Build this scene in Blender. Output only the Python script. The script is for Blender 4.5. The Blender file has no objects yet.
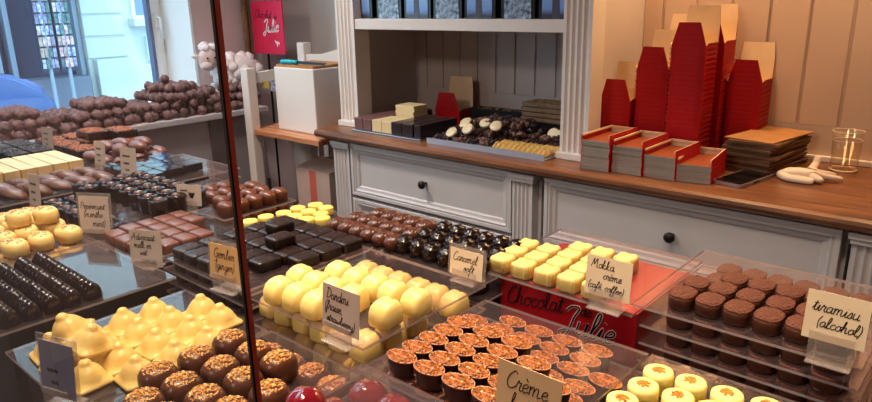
import bpy, bmesh, math, random
from mathutils import Vector, Matrix, noise
R = random.Random(7)
PI = math.pi
S = bpy.context.scene
COL = S.collection
CAMZ = 1.33

# ------------------------------------------------------------------ helpers
def lin(c):
    return tuple(((v/255)/12.92 if v/255 <= .04045 else ((v/255+.055)/1.055)**2.4) for v in c)

MATS = {}
def mat(name, rgb, rough=.5, spec=.5, metal=0, var=0, vscale=40, bump=0, bscale=200, coat=0, sss=0, emit=None, rgb2=None, trans=0):
    if name in MATS: return MATS[name]
    m = bpy.data.materials.new(name); m.use_nodes = True
    nt = m.node_tree; b = nt.nodes['Principled BSDF']
    c = lin(rgb) + (1,)
    b.inputs['Base Color'].default_value = c
    b.inputs['Roughness'].default_value = rough
    b.inputs['Specular IOR Level'].default_value = spec
    b.inputs['Metallic'].default_value = metal
    b.inputs['Coat Weight'].default_value = coat
    b.inputs['Coat Roughness'].default_value = .08
    if trans: b.inputs['Transmission Weight'].default_value = trans
    if sss:
        b.inputs['Subsurface Weight'].default_value = sss
        b.inputs['Subsurface Radius'].default_value = (.01, .006, .003)
    tc = nt.nodes.new('ShaderNodeTexCoord')
    if var or rgb2:
        n = nt.nodes.new('ShaderNodeTexNoise'); n.inputs['Scale'].default_value = vscale; n.inputs['Detail'].default_value = 4
        nt.links.new(tc.outputs['Object'], n.inputs['Vector'])
        mx = nt.nodes.new('ShaderNodeMix'); mx.data_type = 'RGBA'
        d = lin(rgb2) + (1,) if rgb2 else tuple(min(1, v*(1-var)) for v in c[:3]) + (1,)
        e = c if rgb2 else tuple(min(1, v*(1+var*.6)) for v in c[:3]) + (1,)
        mx.inputs['A'].default_value = d; mx.inputs['B'].default_value = e
        mr = nt.nodes.new('ShaderNodeMapRange'); mr.inputs['From Min'].default_value = .35; mr.inputs['From Max'].default_value = .65
        nt.links.new(n.outputs['Fac'], mr.inputs['Value']); nt.links.new(mr.outputs['Result'], mx.inputs['Factor'])
        nt.links.new(mx.outputs['Result'], b.inputs['Base Color'])
    if bump:
        n2 = nt.nodes.new('ShaderNodeTexNoise'); n2.inputs['Scale'].default_value = bscale; n2.inputs['Detail'].default_value = 3
        nt.links.new(tc.outputs['Object'], n2.inputs['Vector'])
        bp = nt.nodes.new('ShaderNodeBump'); bp.inputs['Strength'].default_value = bump; bp.inputs['Distance'].default_value = .002
        nt.links.new(n2.outputs['Fac'], bp.inputs['Height']); nt.links.new(bp.outputs['Normal'], b.inputs['Normal'])
    if emit:
        b.inputs['Emission Color'].default_value = lin(emit[0]) + (1,); b.inputs['Emission Strength'].default_value = emit[1]
    MATS[name] = m
    return m

def clear_mat(name, tint, ior=1.49, haze=0, hazecol=(235, 225, 220), rough=.03, boost=1.0):
    """thin clear sheet: lets light straight through, mirrors a little, haze paints in a veil of reflected light"""
    if name in MATS: return MATS[name]
    m = bpy.data.materials.new(name); m.use_nodes = True
    nt = m.node_tree; nt.nodes.clear()
    out = nt.nodes.new('ShaderNodeOutputMaterial')
    tr = nt.nodes.new('ShaderNodeBsdfTransparent'); tr.inputs['Color'].default_value = lin(tint) + (1,)
    gl = nt.nodes.new('ShaderNodeBsdfGlossy'); gl.inputs['Roughness'].default_value = rough
    fr = nt.nodes.new('ShaderNodeFresnel'); fr.inputs['IOR'].default_value = ior
    mul = nt.nodes.new('ShaderNodeMath'); mul.operation = 'MULTIPLY'; mul.inputs[1].default_value = boost; mul.use_clamp = True
    geo = nt.nodes.new('ShaderNodeNewGeometry')
    # mirror only on the outer side of each face
    inv = nt.nodes.new('ShaderNodeMath'); inv.operation = 'SUBTRACT'; inv.inputs[0].default_value = 1
    nt.links.new(geo.outputs['Backfacing'], inv.inputs[1])
    m2 = nt.nodes.new('ShaderNodeMath'); m2.operation = 'MULTIPLY'
    nt.links.new(fr.outputs[0], mul.inputs[0]); nt.links.new(mul.outputs[0], m2.inputs[0]); nt.links.new(inv.outputs[0], m2.inputs[1])
    mx = nt.nodes.new('ShaderNodeMixShader')
    nt.links.new(m2.outputs[0], mx.inputs[0]); nt.links.new(tr.outputs[0], mx.inputs[1]); nt.links.new(gl.outputs[0], mx.inputs[2])
    last = mx
    if haze:
        df = nt.nodes.new('ShaderNodeBsdfDiffuse'); df.inputs['Color'].default_value = lin(hazecol) + (1,)
        h = nt.nodes.new('ShaderNodeMixShader'); h.inputs[0].default_value = haze
        nt.links.new(mx.outputs[0], h.inputs[1]); nt.links.new(df.outputs[0], h.inputs[2]); last = h
    nt.links.new(last.outputs[0], out.inputs['Surface'])
    MATS[name] = m
    return m

def obj(name, bm, m, parent=None, loc=None, smooth=False, label=None):
    me = bpy.data.meshes.new(name)
    bmesh.ops.recalc_face_normals(bm, faces=bm.faces[:])
    bm.to_mesh(me); bm.free()
    for mm in (m if isinstance(m, (list, tuple)) else [m]): me.materials.append(mm)
    if smooth:
        for p in me.polygons: p.use_smooth = True
    o = bpy.data.objects.new(name, me); COL.objects.link(o)
    if parent: o.parent = parent
    if loc: o.location = loc
    if label: o['label'] = label
    return o
def tag(o, label, cat, group=None):
    o['label'] = label; o['category'] = cat
    if group: o['group'] = group
    return o
def thing(name, label, cat, loc=(0, 0, 0), rz=0, group=None):
    o = bpy.data.objects.new(name, None); COL.objects.link(o); o.empty_display_size = .02
    o.location = loc; o.rotation_euler = (0, 0, rz)
    return tag(o, label, cat, group)
def struct(name, bm, m):
    o = obj(name, bm, m); o['kind'] = 'structure'; return o
def clone(src, loc, rz=0, label=None, group=None, rot=None, scale=None):
    r = src.copy(); COL.objects.link(r); r.location = loc
    r.rotation_euler = rot if rot else (0, 0, rz)
    if scale: r.scale = scale
    if label: r['label'] = label
    if group: r['group'] = group
    for ch in list(src.children):
        c = ch.copy(); COL.objects.link(c); c.parent = r
        for g in list(ch.children):
            d = g.copy(); COL.objects.link(d); d.parent = c
    return r
class Kind:
    """first placing moves the original, later ones copy it with all its parts"""
    def __init__(s, fn): s.fn = fn; s.o = None
    def put(s, loc, rz=0, label=None, group=None, rot=None, scale=None):
        if s.o is None:
            s.o = s.fn(); o = s.o; o.location = loc; o.rotation_euler = rot if rot else (0, 0, rz)
            if scale: o.scale = scale
            if label: o['label'] = label
            if group: o['group'] = group
            return o
        return clone(s.o, loc, rz, label, group, rot, scale)

def NB(): return bmesh.new()
def box(bm, x0, x1, y0, y1, z0, z1, bev=0, mi=0):
    v = [bm.verts.new((x, y, z)) for z in (z0, z1) for y in (y0, y1) for x in (x0, x1)]
    fs = []
    for q in ((0, 2, 3, 1), (4, 5, 7, 6), (0, 1, 5, 4), (2, 6, 7, 3), (0, 4, 6, 2), (1, 3, 7, 5)):
        f = bm.faces.new([v[i] for i in q]); f.material_index = mi; fs.append(f)
    if bev:
        es = list({e for f in fs for e in f.edges})
        bmesh.ops.bevel(bm, geom=es, offset=bev, segments=2, affect='EDGES', profile=.6)
    return v
def bbox(name, m, x0, x1, y0, y1, z0, z1, parent=None, bev=0, smooth=False, label=None):
    bm = NB(); box(bm, x0, x1, y0, y1, z0, z1, bev); return obj(name, bm, m, parent, smooth=smooth, label=label)
def prism(bm, pts, a0, a1, axis='z', mi=0):
    def P(u, v, a): return {'z': (u, v, a), 'y': (u, a, v), 'x': (a, u, v)}[axis]
    lo = [bm.verts.new(P(u, v, a0)) for u, v in pts]; hi = [bm.verts.new(P(u, v, a1)) for u, v in pts]
    n = len(pts); fs = [bm.faces.new(lo), bm.faces.new(hi)]
    for i in range(n): fs.append(bm.faces.new((lo[i], lo[(i+1) % n], hi[(i+1) % n], hi[i])))
    for f in fs: f.material_index = mi
def loft(bm, rings, N=22, mod=None, cap=True, M=None):
    """rings: (z, rx, ry, n, ox, oy) superellipse sections from the bottom up"""
    prev = None; first = None
    for k, rg in enumerate(rings):
        z, rx, ry, n = rg[:4]; ox, oy = (rg[4], rg[5]) if len(rg) > 4 else (0, 0)
        row = []
        for i in range(N):
            t = 2*PI*(i+.5)/N; c, s = math.cos(t), math.sin(t)
            x = math.copysign(abs(c)**(2/n), c)*rx; y = math.copysign(abs(s)**(2/n), s)*ry
            p = Vector((x+ox, y+oy, z))
            if mod: p = mod(p, t, k)
            if M: p = M @ p
            row.append(bm.verts.new(p))
        if prev:
            for i in range(N): bm.faces.new((prev[i], prev[(i+1) % N], row[(i+1) % N], row[i]))
        else: first = row
        prev = row
    if cap:
        bm.faces.new(list(reversed(first))); bm.faces.new(prev)
def lathe(bm, prof, N=20, M=None): loft(bm, [(z, r, r, 2) for r, z in prof], N, None, True, M)
def tube(bm, pts, r, n=6, taper=None):
    pts = [Vector(p) for p in pts]; prev = None; L = len(pts)
    up = Vector((0, 0, 1))
    for i, p in enumerate(pts):
        d = (pts[min(i+1, L-1)] - pts[max(i-1, 0)]).normalized()
        a = d.cross(up)
        if a.length < .05: a = d.cross(Vector((1, 0, 0)))
        a.normalize(); b = d.cross(a)
        rr = r if taper is None else r*taper(i/(L-1))
        row = [bm.verts.new(p + a*math.cos(2*PI*k/n)*rr + b*math.sin(2*PI*k/n)*rr) for k in range(n)]
        if prev:
            for k in range(n): bm.faces.new((prev[k], prev[(k+1) % n], row[(k+1) % n], row[k]))
        else: bm.faces.new(row)
        prev = row
    bm.faces.new(prev)
def crumbs(bm, rx, ry, z, n, size, dome=0, seed=1, irregular=0):
    r = random.Random(seed)
    for i in range(n):
        t = r.uniform(0, 2*PI); q = math.sqrt(r.random())
        if irregular: q *= 1-irregular*r.random()
        x, y = rx*q*math.cos(t), ry*q*math.sin(t); zz = z + dome*(1-q*q)
        s = size*r.uniform(.6, 1.3)
        M = Matrix.Translation((x, y, zz)) @ Matrix.Rotation(r.uniform(0, 6), 4, 'Z') @ Matrix.Rotation(r.uniform(0, 6), 4, 'X')
        bmesh.ops.create_cube(bm, size=1, matrix=M @ Matrix.Diagonal((s, s*r.uniform(.5, 1), s*.6, 1)))
def blob(bm, r, sub=2, amp=.12, freq=2.2, seed=0, scale=(1, 1, 1), off=(0, 0, 0)):
    res = bmesh.ops.create_icosphere(bm, subdivisions=sub, radius=1)
    for v in res['verts']:
        d = v.co.normalized()
        k = 1 + amp*noise.noise(d*freq + Vector((seed*3.1, seed*1.7, 0)))*1.6
        v.co = Vector((d.x*scale[0], d.y*scale[1], d.z*scale[2]))*r*k + Vector(off)

# ------------------------------------------------------------------ handwriting
G = {
 'a': (1.0, ['.8,.85 .5,1 .15,.7 .15,.2 .4,0 .7,.3 .82,.95', '.82,.95 .78,.3 .95,0 1.15,.2']),
 'b': (.9, ['.0,.2 .3,1.2 .4,1.9 .2,2 .15,1 .2,.2 .5,0 .8,.35 .7,.8 .4,.85']),
 'c': (.8, ['.75,.8 .5,1 .15,.65 .15,.25 .45,0 .85,.25']),
 'd': (1.0, ['.8,.8 .5,1 .15,.65 .2,.15 .45,0 .75,.4 .9,2', '.9,2 .8,.3 .95,0 1.1,.15']),
 'e': (.8, ['.1,.45 .6,.6 .65,.9 .4,1 .15,.7 .15,.25 .4,0 .85,.25']),
 'f': (.7, ['.0,.2 .4,1 .65,1.7 .5,2 .3,1.6 .25,0 .2,-.9 .05,-.8 .2,-.1 .7,.2']),
 'g': (.95, ['.8,.85 .5,1 .15,.7 .2,.2 .5,.1 .75,.5 .82,.95', '.82,.95 .75,-.5 .5,-1 .2,-.8 .5,-.2 1.05,.2']),
 'h': (1.0, ['.0,.2 .35,1.4 .35,2 .2,1.8 .15,0', '.15,.4 .4,.95 .65,.9 .65,.2 .8,0 1,.2']),
 'i': (.5, ['.0,.2 .25,1 .2,.2 .35,0 .55,.2', '.3,1.4 .34,1.46']),
 'j': (.5, ['.3,1 .25,-.6 .0,-.9 -.15,-.6 .5,.2', '.35,1.4 .39,1.46']),
 'k': (.95, ['.0,.2 .3,1.4 .3,2 .15,1.8 .12,0', '.7,.95 .2,.5 .6,.1 .95,.1']),
 'l': (.6, ['.0,.2 .4,1.2 .45,1.9 .25,2 .15,1.2 .2,.2 .4,0 .65,.2']),
 'm': (1.5, ['.05,.8 .15,1 .15,0', '.15,.5 .4,1 .6,.85 .6,0', '.6,.5 .85,1 1.1,.85 1.1,.2 1.25,0 1.5,.2']),
 'n': (1.05, ['.05,.8 .15,1 .15,0', '.15,.5 .4,1 .65,.85 .65,.2 .8,0 1.05,.2']),
 'o': (.9, ['.5,1 .15,.7 .15,.25 .45,0 .75,.3 .75,.7 .5,1 .65,.9 1,.95']),
 'p': (.95, ['.1,.9 .2,1 .15,-.95', '.15,.6 .45,1 .8,.75 .75,.2 .45,0 .15,.2']),
 'r': (.75, ['.0,.2 .2,1 .25,1.1 .35,.85 .6,.9 .5,.3 .65,0 .8,.15']),
 's': (.7, ['.0,.1 .4,1 .55,.6 .5,.1 .2,0 .05,.15', '.5,.1 .75,.2']),
 't': (.65, ['.0,.2 .3,1.1 .35,1.6 .3,.2 .45,0 .7,.2', '.05,1.15 .65,1.25']),
 'u': (1.05, ['.1,1 .1,.3 .35,0 .7,.4 .75,1', '.75,1 .72,.2 .85,0 1.05,.2']),
 'v': (.85, ['.05,1 .35,0 .75,1 .95,.9']),
 'w': (1.3, ['.05,1 .3,0 .6,.8 .85,0 1.2,1 1.35,.9']),
 'y': (.95, ['.1,1 .15,.4 .4,.2 .75,.6', '.8,1 .6,-.6 .3,-1 .15,-.7 1,.2']),
 'z': (.8, ['.1,1 .65,1 .15,0 .8,.05']),
 'A': (1.5, ['.0,0 .5,1.2 .8,2 1.2,0', '.3,.8 1.3,.8']),
 'C': (1.2, ['1.1,1.7 .8,2 .3,1.5 .1,.7 .35,.05 .8,0 1.2,.35']),
 'D': (1.3, ['.3,2 .2,0', '.0,1.9 .7,2 1.2,1.3 1.0,.4 .2,0']),
 'M': (1.7, ['.0,0 .3,1.9 .4,1.9 .6,.6 1.0,1.9 1.15,1.9 1.35,.2 1.6,.1']),
 'J': (1.2, ['.1,1.6 .4,2 1.0,2 .8,1.2 .7,0 .4,-.5 .0,-.2 .6,.2 1.2,.3']),
 'P': (1.2, ['.3,2 .2,0', '.0,1.8 .6,2.1 1.1,1.6 .8,1.0 .3,1']),
 'G': (1.3, ['1.1,1.7 .7,2 .2,1.4 .15,.5 .6,0 1.1,.5 1.1,.9 .7,.9', '1.1,.9 1.0,-.7 .5,-.8']),
 '(': (.5, ['.45,2 .15,1 .4,-.4']), ')': (.5, ['.1,2 .4,1 .1,-.4']),
 ',': (.4, ['.2,.1 .1,-.35']), ' ': (.6, []), '~': (1.0, ['.0,.3 .25,1 .4,.2 .6,.9 .75,.2 1.0,.6']),
}
ACC = {'é': ('e', '.35,1.3 .65,1.65'), 'è': ('e', '.25,1.65 .55,1.3'), 'û': ('u', '.2,1.3 .45,1.7 .7,1.3')}
def smooth_pts(p, sub=4):
    out = []
    for i in range(len(p)-1):
        a, b, c, d = p[max(i-1, 0)], p[i], p[i+1], p[min(i+2, len(p)-1)]
        for k in range(sub):
            t = k/sub
            out.append(tuple(.5*(2*b[j]+(c[j]-a[j])*t+(2*a[j]-5*b[j]+4*c[j]-d[j])*t*t+(3*b[j]-a[j]-3*c[j]+d[j])*t**3) for j in (0, 1)))
    out.append(p[-1]); return out
def text_strokes(t):
    x = 0; out = []
    for ch in t:
        extra = None
        if ch in ACC: ch, extra = ACC[ch]
        w, st = G[ch]
        for s in list(st) + ([extra] if extra else []):
            pts = [tuple(float(v) for v in q.split(',')) for q in s.split()]
            out.append([(px+x, py) for px, py in smooth_pts(pts)])
        x += w
    return out, x
def lettering(lines, w, thick, slant=.18, yoff=0, sec=4):
    """lines: (text, x, z, x_height) written on the plane y = -yoff, facing -y"""
    bm = NB()
    for t, x0, z0, hgt, rot in lines:
        st, W = text_strokes(t)
        for s in st:
            pts = []
            for px, py in s:
                X = (px + slant*py)*hgt; Z = py*hgt
                pts.append((x0 + X*math.cos(rot) - Z*math.sin(rot), -yoff, z0 + X*math.sin(rot) + Z*math.cos(rot)))
            # flat pen ribbon with a little body
            prev = None
            for i, p in enumerate(pts):
                a = Vector(pts[max(i-1, 0)]); b = Vector(pts[min(i+1, len(pts)-1)]); d = (b-a)
                d = d.normalized() if d.length > 1e-9 else Vector((1, 0, 0))
                nrm = Vector((-d.z, 0, d.x))*w
                P = Vector(p)
                row = [bm.verts.new(P+nrm), bm.verts.new(P-nrm), bm.verts.new(P-nrm-Vector((0, thick, 0))), bm.verts.new(P+nrm-Vector((0, thick, 0)))]
                if prev:
                    for k in range(4): bm.faces.new((prev[k], prev[(k+1) % 4], row[(k+1) % 4], row[k]))
                else: bm.faces.new(row)
                prev = row
            bm.faces.new(prev)
    return bm

# ------------------------------------------------------------------ materials
DARK = mat('dark_chocolate', (26, 14, 12), .2, .42, var=.25, vscale=60)
DARKM = mat('dark_chocolate_matt', (32, 19, 17), .36, .4, var=.3, vscale=80, bump=.15, bscale=300)
MILK = mat('milk_chocolate', (98, 54, 37), .3, .4, var=.15, vscale=50)
MILKD = mat('milk_chocolate_deep', (80, 42, 28), .3, .45, var=.15, vscale=50)
PALEMILK = mat('pale_milk_chocolate', (114, 72, 60), .34, .4, var=.15, vscale=60)
IVORY = mat('ivory_chocolate', (240, 210, 126), .34, .45, var=.05, vscale=50, sss=.1)
YELLOW = mat('yellow_chocolate', (226, 188, 108), .38, .4, var=.06, vscale=40, sss=.1)
LEMON = mat('lemon_chocolate', (240, 214, 108), .4, .35, var=.05)
CRUMB = mat('caramel_crumb', (168, 94, 34), .4, .5, var=.75, vscale=300)
COCOA = mat('cocoa_crumb', (106, 58, 40), .7, .3, var=.45, vscale=400, bump=.5, bscale=600)
GOLD = mat('gold_crumb', (214, 150, 66), .4, .6, var=.45, vscale=400)
ORANGE = mat('orange_crumb', (222, 140, 50), .5, .4, var=.4, vscale=300)
CHERRY = mat('cherry_glaze', (112, 10, 24), .12, .6, var=.2, vscale=60, coat=.6)
TRUF = mat('truffle_cocoa', (118, 86, 84), .62, .35, var=.4, vscale=80, bump=.5, bscale=180)
TRUF2 = mat('truffle_cocoa_dark', (100, 72, 68), .6, .35, var=.4, vscale=80, bump=.5, bscale=180)
PAPER = mat('tag_card', (226, 204, 172), .7, .2, var=.04, vscale=30)
PAPERG = mat('tag_card_grey', (190, 172, 160), .7, .2, var=.04, vscale=30)
INK = mat('ink', (28, 20, 26), .6, .2)
RED = mat('red_card', (160, 10, 26), .42, .35, var=.06, vscale=20)
REDD = mat('red_carton', (190, 16, 26), .5, .3, var=.06, vscale=20)
CREAMC = mat('cream_carton', (232, 206, 170), .7, .2, var=.05, vscale=30)
PAINT = mat('paint_grey', (196, 190, 190), .45, .35, var=.03, vscale=8)
PAINTW = mat('paint_white', (226, 218, 212), .45, .35, var=.03, vscale=8)
PANEL = mat('panel_paint', (196, 186, 184), .5, .3, var=.03, vscale=6)
PANELW = mat('panelling_beige', (206, 180, 160), .5, .3, var=.03, vscale=6)
BLACK = mat('black_gloss', (18, 16, 18), .22, .5)
BLACKM = mat('black_matt', (20, 17, 17), .6, .3)
KNOB = mat('iron_knob', (42, 32, 32), .4, .5, metal=.4)
STEEL = mat('steel_tray', (150, 150, 156), .28, .5, metal=.9)
FOIL = mat('foil_board', (180, 188, 206), .3, .5, metal=.35)
KRAFT = mat('kraft_paper', (176, 128, 82), .75, .2, var=.12, vscale=25, bump=.2, bscale=60)
KRAFTD = mat('kraft_paper_shaded', (110, 80, 58), .75, .2, var=.2, vscale=25)  # shade on the sides of the bag pile put into darker kraft
ACRYL = clear_mat('acrylic_face', (250, 246, 246), 1.45, .02, (222, 196, 196), .02, .9)  # pinkish veil of reflections painted in as diffuse haze
ACEDGE = clear_mat('acrylic_edge', (200, 190, 190), 1.5, .42, (240, 222, 218), .1)
GLASS = clear_mat('window_glass', (250, 254, 255), 1.5, .0, rough=.0)
SCREEN = clear_mat('screen_glass', (252, 254, 255), 1.5, .0, rough=.0)
HOLD = clear_mat('holder_acrylic', (240, 236, 234), 1.45, .14, (240, 228, 220), .05)

def wood(name, a, b, rough=.38, scale=(3, 40, 40), axis=0):
    m = bpy.data.materials.new(name); m.use_nodes = True; nt = m.node_tree; p = nt.nodes['Principled BSDF']
    tc = nt.nodes.new('ShaderNodeTexCoord'); mp = nt.nodes.new('ShaderNodeMapping'); mp.inputs['Scale'].default_value = scale
    n = nt.nodes.new('ShaderNodeTexNoise'); n.inputs['Scale'].default_value = 1.2; n.inputs['Detail'].default_value = 6; n.inputs['Distortion'].default_value = .6
    cr = nt.nodes.new('ShaderNodeValToRGB'); cr.color_ramp.elements[0].position = .3; cr.color_ramp.elements[1].position = .72
    cr.color_ramp.elements[0].color = lin(a)+(1,); cr.color_ramp.elements[1].color = lin(b)+(1,)
    nt.links.new(tc.outputs['Object'], mp.inputs['Vector']); nt.links.new(mp.outputs[0], n.inputs['Vector'])
    nt.links.new(n.outputs['Fac'], cr.inputs[0]); nt.links.new(cr.outputs[0], p.inputs['Base Color'])
    p.inputs['Roughness'].default_value = rough
    bp = nt.nodes.new('ShaderNodeBump'); bp.inputs['Strength'].default_value = .1; bp.inputs['Distance'].default_value = .002
    nt.links.new(n.outputs['Fac'], bp.inputs['Height']); nt.links.new(bp.outputs[0], p.inputs['Normal'])
    return m
WOOD = wood('worktop_oak', (88, 54, 38), (156, 100, 62), .32)
WOODR = wood('shelf_pine', (150, 88, 56), (206, 142, 98))

# ------------------------------------------------------------------ room shell
XW, YB = -2.7, 2.0
bm = NB(); box(bm, XW-.1, 2.6, -2.6, YB+.1, -.1, 0); struct('floor', bm, mat('floor_tile', (120, 96, 82), .5, .4, var=.15, vscale=3))
bm = NB(); box(bm, XW-.1, 2.6, -2.6, YB+.1, 2.7, 2.8); struct('ceiling', bm, mat('ceiling_paint', (236, 226, 216), .8, .2))
WALLM = mat('wall_paint', (204, 202, 200), .6, .25, var=.03, vscale=4)
WALLP = mat('wall_paint_mauve', (206, 184, 184), .65, .2, var=.03, vscale=4)
bm = NB(); box(bm, XW-.1, 2.6, YB, YB+.1, 0, 2.7); struct('wall_back', bm, WALLM)
bm = NB(); box(bm, XW-.1, 2.6, -2.6, -2.5, 0, 2.7); struct('wall_front', bm, mat('wall_front_paint', (180, 160, 150), .7, .2))
bm = NB(); box(bm, 2.5, 2.6, -2.5, YB, 0, 2.7); struct('wall_right', bm, mat('wall_right_paint', (214, 180, 150), .7, .2))
WY0, WY1, WZ0, WZ1 = -.25, 1.535, .86, 2.55
XO = XW-.30
bm = NB(); box(bm, XO, XW, -2.5, YB, 0, WZ0); box(bm, XO, XW, -2.5, YB, WZ1, 2.7)
box(bm, XO, XW, WY1, YB, WZ0, WZ1); box(bm, XO, XW, -2.5, WY0, WZ0, WZ1); struct('wall_left', bm, WALLP)
w1 = bpy.data.objects.new('window_1', None); COL.objects.link(w1); w1['kind'] = 'structure'
WF = mat('window_frame_white', (238, 242, 242), .4, .4)
bm = NB(); box(bm, XO+.01, XW+.004, WY1-.012, WY1-.0005, WZ0+.0005, WZ1-.0005); obj('window_reveal', bm, WF, w1)
bm = NB(); box(bm, XO+.01, XO+.07, WY1-.06, WY1-.0125, WZ0+.001, WZ1-.001, .004); box(bm, XO+.01, XO+.07, WY0+.001, WY0+.07, WZ0+.001, WZ1-.001)
box(bm, XO+.01, XO+.07, WY0+.0705, WY1-.0605, WZ0+.001, WZ0+.06); box(bm, XO+.01, XO+.07, WY0+.0705, WY1-.0605, WZ1-.07, WZ1-.001); obj('window_frame', bm, WF, w1)
bm = NB(); box(bm, XO+.04, XO+.075, WY1-.075, WY1-.0605, WZ0+.061, WZ1-.071); obj('sash_edge', bm, mat('sash_rubber', (96, 116, 150), .5), w1)
GJ = .712
bm = NB(); box(bm, XO+.05, XO+.056, WY0+.071, GJ-.002, WZ0+.061, WZ1-.071); box(bm, XO+.05, XO+.056, GJ+.002, WY1-.0755, WZ0+.061, WZ1-.071); obj('window_pane', bm, GLASS, w1)
bm = NB(); box(bm, XO+.046, XO+.060, GJ-.0018, GJ+.0018, WZ0+.061, WZ1-.071); obj('glazing_joint', bm, mat('glazing_joint_grey', (200, 214, 224), .4), w1)
bm = NB(); box(bm, XO+.07, XO+.082, WY1-.05, WY1-.03, 1.24, 1.30, .003); tube(bm, [(XO+.08, WY1-.04, 1.28), (XO+.11, WY1-.04, 1.28), (XO+.11, WY1-.039, 1.19)], .007, 8); obj('window_handle', bm, WF, w1, smooth=True)

# ------------------------------------------------------------------ back cabinets, worktop, hutch
WT = .90
bm = NB()
pts = [(1.50, .874), (1.494, .88), (1.492, .887), (1.494, .895), (1.502, WT), (1.998, WT), (1.998, .870), (1.515, .870)]
prism(bm, pts, -1.892, .8, 'x'); wt = obj('worktop', bm, WOOD)
tag(wt, 'long brown wooden worktop running over the grey base cabinets', 'worktop')

def flutes(x0, x1, yf, yb, n):
    """plan of a fluted pilaster, front at yf"""
    p = [(x0, yb), (x0, yf)]; w = (x1-x0); m = w*.1; fw = (w-2*m)/n
    for i in range(n):
        a = x0+m+i*fw
        for t in (0.06, .2, .4, .6, .8, .94):
            p.append((a+fw*t, yf + (math.sin(PI*(t-.06)/.88))*fw*.33))
    p += [(x1, yf), (x1, yb)]
    return p
def drawer(parent, x0, x1, z0, z1, kx, m, y=1.53):
    d = NB()
    box(d, x0, x1, y, y+.018, z0, z1)
    fr = .034
    for a in ((x0, x1, z1-.012, z1), (x0, x1, z0, z0+.012), (x0, x0+.012, z0+.012, z1-.012), (x1-.012, x1, z0+.012, z1-.012)):
        box(d, a[0], a[1], y-.012, y, a[2], a[3], .002)
    o = obj('drawer', d, m, parent)
    mo = NB()
    X0, X1, Z0, Z1 = x0+.012, x1-.012, z0+.012, z1-.012
    q = [(0, 0), (0, -.009), (.006, -.011), (.012, -.006), (.02, -.0045), (.024, 0)]
    ringsv = []
    for cx, cz, sx, sz in ((X0, Z0, 1, 1), (X1, Z0, -1, 1), (X1, Z1, -1, -1), (X0, Z1, 1, -1)):
        ringsv.append([mo.verts.new((cx+sx*a, y+b, cz+sz*a)) for a, b in q])
    for i in range(4):
        A, B = ringsv[i], ringsv[(i+1) % 4]
        for k in range(len(q)): mo.faces.new((A[k], A[(k+1) % len(q)], B[(k+1) % len(q)], B[k]))
    obj('drawer_moulding', mo, m, o)
    k = NB(); Mk = Matrix.Translation((kx, y, (z0+z1)/2)) @ Matrix.Rotation(PI/2, 4, 'X')
    lathe(k, [(.006, 0), (.005, .01), (.006, .014), (.013, .018), (.0135, .024), (.009, .029)], 16, Mk); obj('knob', k, KNOB, o, smooth=True, label='dark round drawer knob')
def base_cabinet(x0, x1, label, px, dx, kx, pil):
    t = thing('base_cabinet', label, 'cabinet', (0, 0, 0))
    bm = NB(); box(bm, x0, x1, 1.55, 1.995, .06, .8695); box(bm, x0+.02, x1-.02, 1.58, 1.99, .0, .06)
    box(bm, x0, x1, 1.538, 1.55, .855, .8695)
    obj('carcass', bm, PAINT, t)
    for a, b in pil:
        p = NB(); prism(p, flutes(a, b, 1.518, 1.55, 4), .1, .842); box(p, a-.004, b+.004, 1.512, 1.55, .842, .853, .002); box(p, a-.008, b+.008, 1.508, 1.55, .853, .866, .002); box(p, a-.004, b+.004, 1.512, 1.55, .06, .1)
        obj('pilaster', p, PAINT, t)
    z1, z0 = .872-.01, .688
    drawer(t, dx[0], dx[1], .684, .866, kx, PAINT)
    drawer(t, dx[0], dx[1], .40, .672, kx, PAINT)
    drawer(t, dx[0], dx[1], .08, .39, kx, PAINT)
    return t
base_cabinet(-1.832, -.982, 'pale grey base cabinet with drawers left of the middle pilaster', None, (-1.735, -1.063), -1.397, [(-1.822, -1.742), (-1.058, -.992)])
base_cabinet(-.972, -.238, 'grey base cabinet with wide drawer below the red cartons', None, (-.955, -.246), -.598, [])
base_cabinet(-.232, .52, 'grey base cabinet starting with fluted pilaster at right edge', None, (-.13, .5), .2, [(-.226, -.146)])

hutch = thing('wall_hutch', 'white open hutch with fluted columns standing on the worktop', 'hutch')
for x0, x1 in ((-1.879, -1.787), (-.967, -.882)):
    p = NB(); prism(p, flutes(x0, x1, 1.612, 1.68, 4), WT+.02, 1.9); box(p, x0-.008, x1+.008, 1.602, 1.685, WT+.0005, WT+.02, .003)
    obj('column', p, PAINTW, hutch)
def groove_board(name, x0, x1, z0, z1, y, grooves, gz, m, parent):
    bm = NB(); xs = [x0] + [g for g in grooves if x0 < g < x1] + [x1]
    for i in range(len(xs)-1):
        box(bm, xs[i]+(.004 if i else 0), xs[i+1]-(.004 if i < len(xs)-2 else 0), y, y+.006, gz, z1, .0015)
    box(bm, x0, x1, y, y+.006, z0, gz); box(bm, x0, x1, y+.006, y+.009, z0, z1)
    return obj(name, bm, m, parent)
groove_board('back_panel', -1.851, -.937, WT+.0005, 1.9, 1.985, [-1.79+.0825*i for i in range(11)], 1.005, PANEL, hutch)
bm = NB(); box(bm, -1.87, -1.852, 1.681, 1.994, WT+.0005, 1.9); obj('side_panel', bm, PANEL, hutch); bbox('side_panel', PANEL, -.936, -.918, 1.681, 1.994, WT+.0005, 1.9, hutch)
bbox('shelf', PAINTW, -1.852, -.936, 1.617, 1.984, 1.239, 1.273, hutch, .002)
bbox('cornice', PAINTW, -1.88, -.88, 1.612, 1.994, 1.9, 1.93, hutch)
wp = thing('wall_panelling', 'beige beadboard panelling behind the red cartons and glass', 'panelling')
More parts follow.
